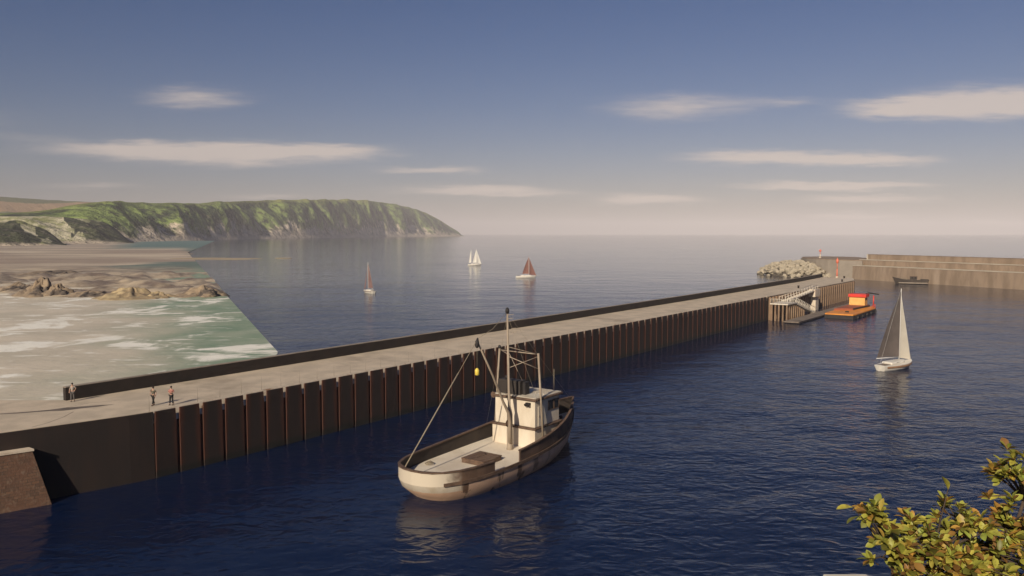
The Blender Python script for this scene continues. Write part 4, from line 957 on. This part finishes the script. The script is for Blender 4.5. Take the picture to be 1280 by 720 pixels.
def bush():
    m, t, b = new_mat('bush_leaf'); g = t.nodes.new('ShaderNodeNewGeometry'); rp = t.nodes.new('ShaderNodeValToRGB')
    t.links.new(g.outputs['Random Per Island'], rp.inputs[0]); e = rp.color_ramp.elements
    e[0].position = 0; e[0].color = (.10, .095, .02, 1); e[1].position = 1; e[1].color = (.30, .15, .04, 1)
    for ps, c in ((.2, (.29, .30, .045)), (.42, (.52, .45, .075)), (.6, (.32, .38, .07)), (.75, (.50, .27, .05)), (.88, (.16, .085, .028))):
        q = rp.color_ramp.elements.new(ps); q.color = (*c, 1)
    v = coord(); c = mix(sstep(tex(v, 40, 3, .6), .5, .7) * .5, X(rp.outputs[0]), (.12, .07, .025))
    setc(b, c); b.inputs['Roughness'].default_value = .5
    tr = t.nodes.new('ShaderNodeBsdfTranslucent'); t.links.new(c.k, tr.inputs[0]); ms = t.nodes.new('ShaderNodeMixShader'); ms.inputs[0].default_value = .22
    t.links.new(b.outputs[0], ms.inputs[1]); t.links.new(tr.outputs[0], ms.inputs[2]); t.links.new(ms.outputs[0], t.nodes['Material Output'].inputs[0])
    r = thing('bush', (3.05, 5.35, 18.4), 0, 'yellow-green leafy bush with brownish leaves in the bottom right foreground', 'bush'); org = Vector((3.05, 5.35, 18.4))
    rnd = random.Random(11); tips = []
    def spot(px, py, y): return at_y(px, py, y) - org
    lobes = [(1098, 646, 4.9, .085, .075), (1112, 690, 4.95, .12, .14), (1150, 672, 5.1, .14, .12), (1195, 648, 5.2, .13, .10), (1180, 700, 5.0, .25, .14), (1240, 668, 5.3, .2, .12), (1266, 640, 5.3, .1, .1),
             (1272, 600, 5.35, .075, .10), (1262, 590, 5.35, .04, .05), (1275, 572, 5.35, .04, .05), (1240, 705, 5.0, .3, .12), (1320, 640, 5.4, .3, .4), (1330, 720, 5.2, .5, .4), (1200, 780, 5.1, .5, .25)]
    cnt = [11, 24, 20, 17, 48, 25, 12, 12, 4, 5, 42, 36, 50, 60]
    for (px, py, y, rx, rz_), n in zip(lobes, cnt):
        c = spot(px, py, y)
        for k in range(n):
            while True:
                d = Vector((rnd.uniform(-1, 1), rnd.uniform(-1, 1), rnd.uniform(-1, 1)))
                if d.length <= 1: break
            tips.append((c + Vector((d.x * rx, d.y * .3, d.z * rz_)), Vector((d.x, d.y * .6 - .25, abs(d.z) * .5 + .35)).normalized()))
    tips += [(spot(1066, 634, 4.85), Vector((-1, -.1, .1)).normalized()), (spot(1076, 645, 4.85), Vector((-.9, -.3, -.1)).normalized()), (spot(1185, 612, 5.1), Vector((-.3, -.1, 1)).normalized())]
    q = MB(); forks = [spot(1115, 700, 5.1), spot(1165, 700, 5.2), spot(1215, 690, 5.3), spot(1255, 660, 5.4), spot(1280, 625, 5.45), spot(1340, 700, 5.4)]
    base_ = Vector((0, 0, 0))
    for i, f in enumerate(forks):
        mid = base_.lerp(f, .5) + Vector((rnd.uniform(-.05, .05), rnd.uniform(-.05, .05), .1)); q.tube([base_ + Vector((rnd.uniform(-.04, .04), 0, 0)), mid, f], [.035, .02, .011], 7)
    for p, d in tips:
        f = min(forks, key=lambda a: (a - p).length); mid = f.lerp(p, .55) + Vector((0, 0, .02)); q.tube([f, mid, p], [.008, .005, .003], 5, cap=False)
    q.build('branch', M('bush_bark', (.10, .07, .05), (.06, .042, .03), sc=8, rough=.9), r)
    q = MB()
    def leaf(p, d, ln, w):
        side = d.cross(Vector((0, 0, 1))); side = side.normalized() if side.length > .05 else Vector((1, 0, 0)); up = side.cross(d).normalized()
        a = rnd.uniform(-.7, .7); side, up = side * cos(a) + up * sin(a), up * cos(a) - side * sin(a); rows = []
        for f, ww in ((0, .06), (.2, .5), (.45, .95), (.65, 1.0), (.85, .66), (1, .05)):
            c = p + d * ln * f - up * (ln * .22 * f * f); rows.append([c - side * w * ww + up * w * .35 * ww, c, c + side * w * ww + up * w * .35 * ww])
        q.grid(rows)
    for i, (p, d) in enumerate(tips):
        n = rnd.randint(9, 14) if i < len(tips) - 3 else 1; ph = rnd.uniform(0, 6)
        sx = d.cross(Vector((.3, .2, 1))).normalized(); sy = d.cross(sx)
        for k in range(n):
            g = ph + 2.4 * k; tilt = .55 + .75 * k / n
            dd = (d * cos(tilt) + (sx * cos(g) + sy * sin(g)) * sin(tilt)).normalized() if n > 1 else d
            ln = rnd.uniform(.045, .092) * (1.0 if n > 1 else 1.35); leaf(p - d * .03 * k / n, dd, ln, ln * rnd.uniform(.20, .30))
    q.build('foliage', m, r, recalc=False)
bush()

# ------------------------------------------------------------------ haze
def haze():
    m = bpy.data.materials.new('haze_air'); m.use_nodes = True; t = m.node_tree; t.nodes.clear()
    o = t.nodes.new('ShaderNodeOutputMaterial'); v = t.nodes.new('ShaderNodeVolumePrincipled'); v.inputs['Color'].default_value = (.78, .745, .785, 1); v.inputs['Density'].default_value = HAZE
    v.inputs['Anisotropy'].default_value = -.3; t.links.new(v.outputs[0], o.inputs['Volume'])
    q = MB(); q.box((0, 13000, 217), (64000, 36000, 440)); ob = q.build('haze', m); tag(ob, kind='stuff')
HAZE = 8.0e-5
if HAZE: haze()

# ------------------------------------------------------------------ camera and render
cam = bpy.data.cameras.new('camera'); co = bpy.data.objects.new('camera', cam); COL.objects.link(co)
co.location = EYE; co.rotation_euler = (pi / 2 - PITCH, 0, 0); cam.sensor_width = 36; cam.lens = 36 * F / 1280
cam.clip_start = .1; cam.clip_end = 60000; SC.camera = co
SC.view_settings.view_transform = 'Standard'; SC.view_settings.look = 'None'; SC.view_settings.exposure = 0.2; SC.view_settings.gamma = 1.0
SC.view_settings.use_curve_mapping = False
SC.render.engine = 'CYCLES'; SC.cycles.use_denoising = True; SC.cycles.max_bounces = 6; SC.cycles.volume_bounces = 0
SC.cycles.use_adaptive_sampling = True; SC.cycles.adaptive_threshold = .02
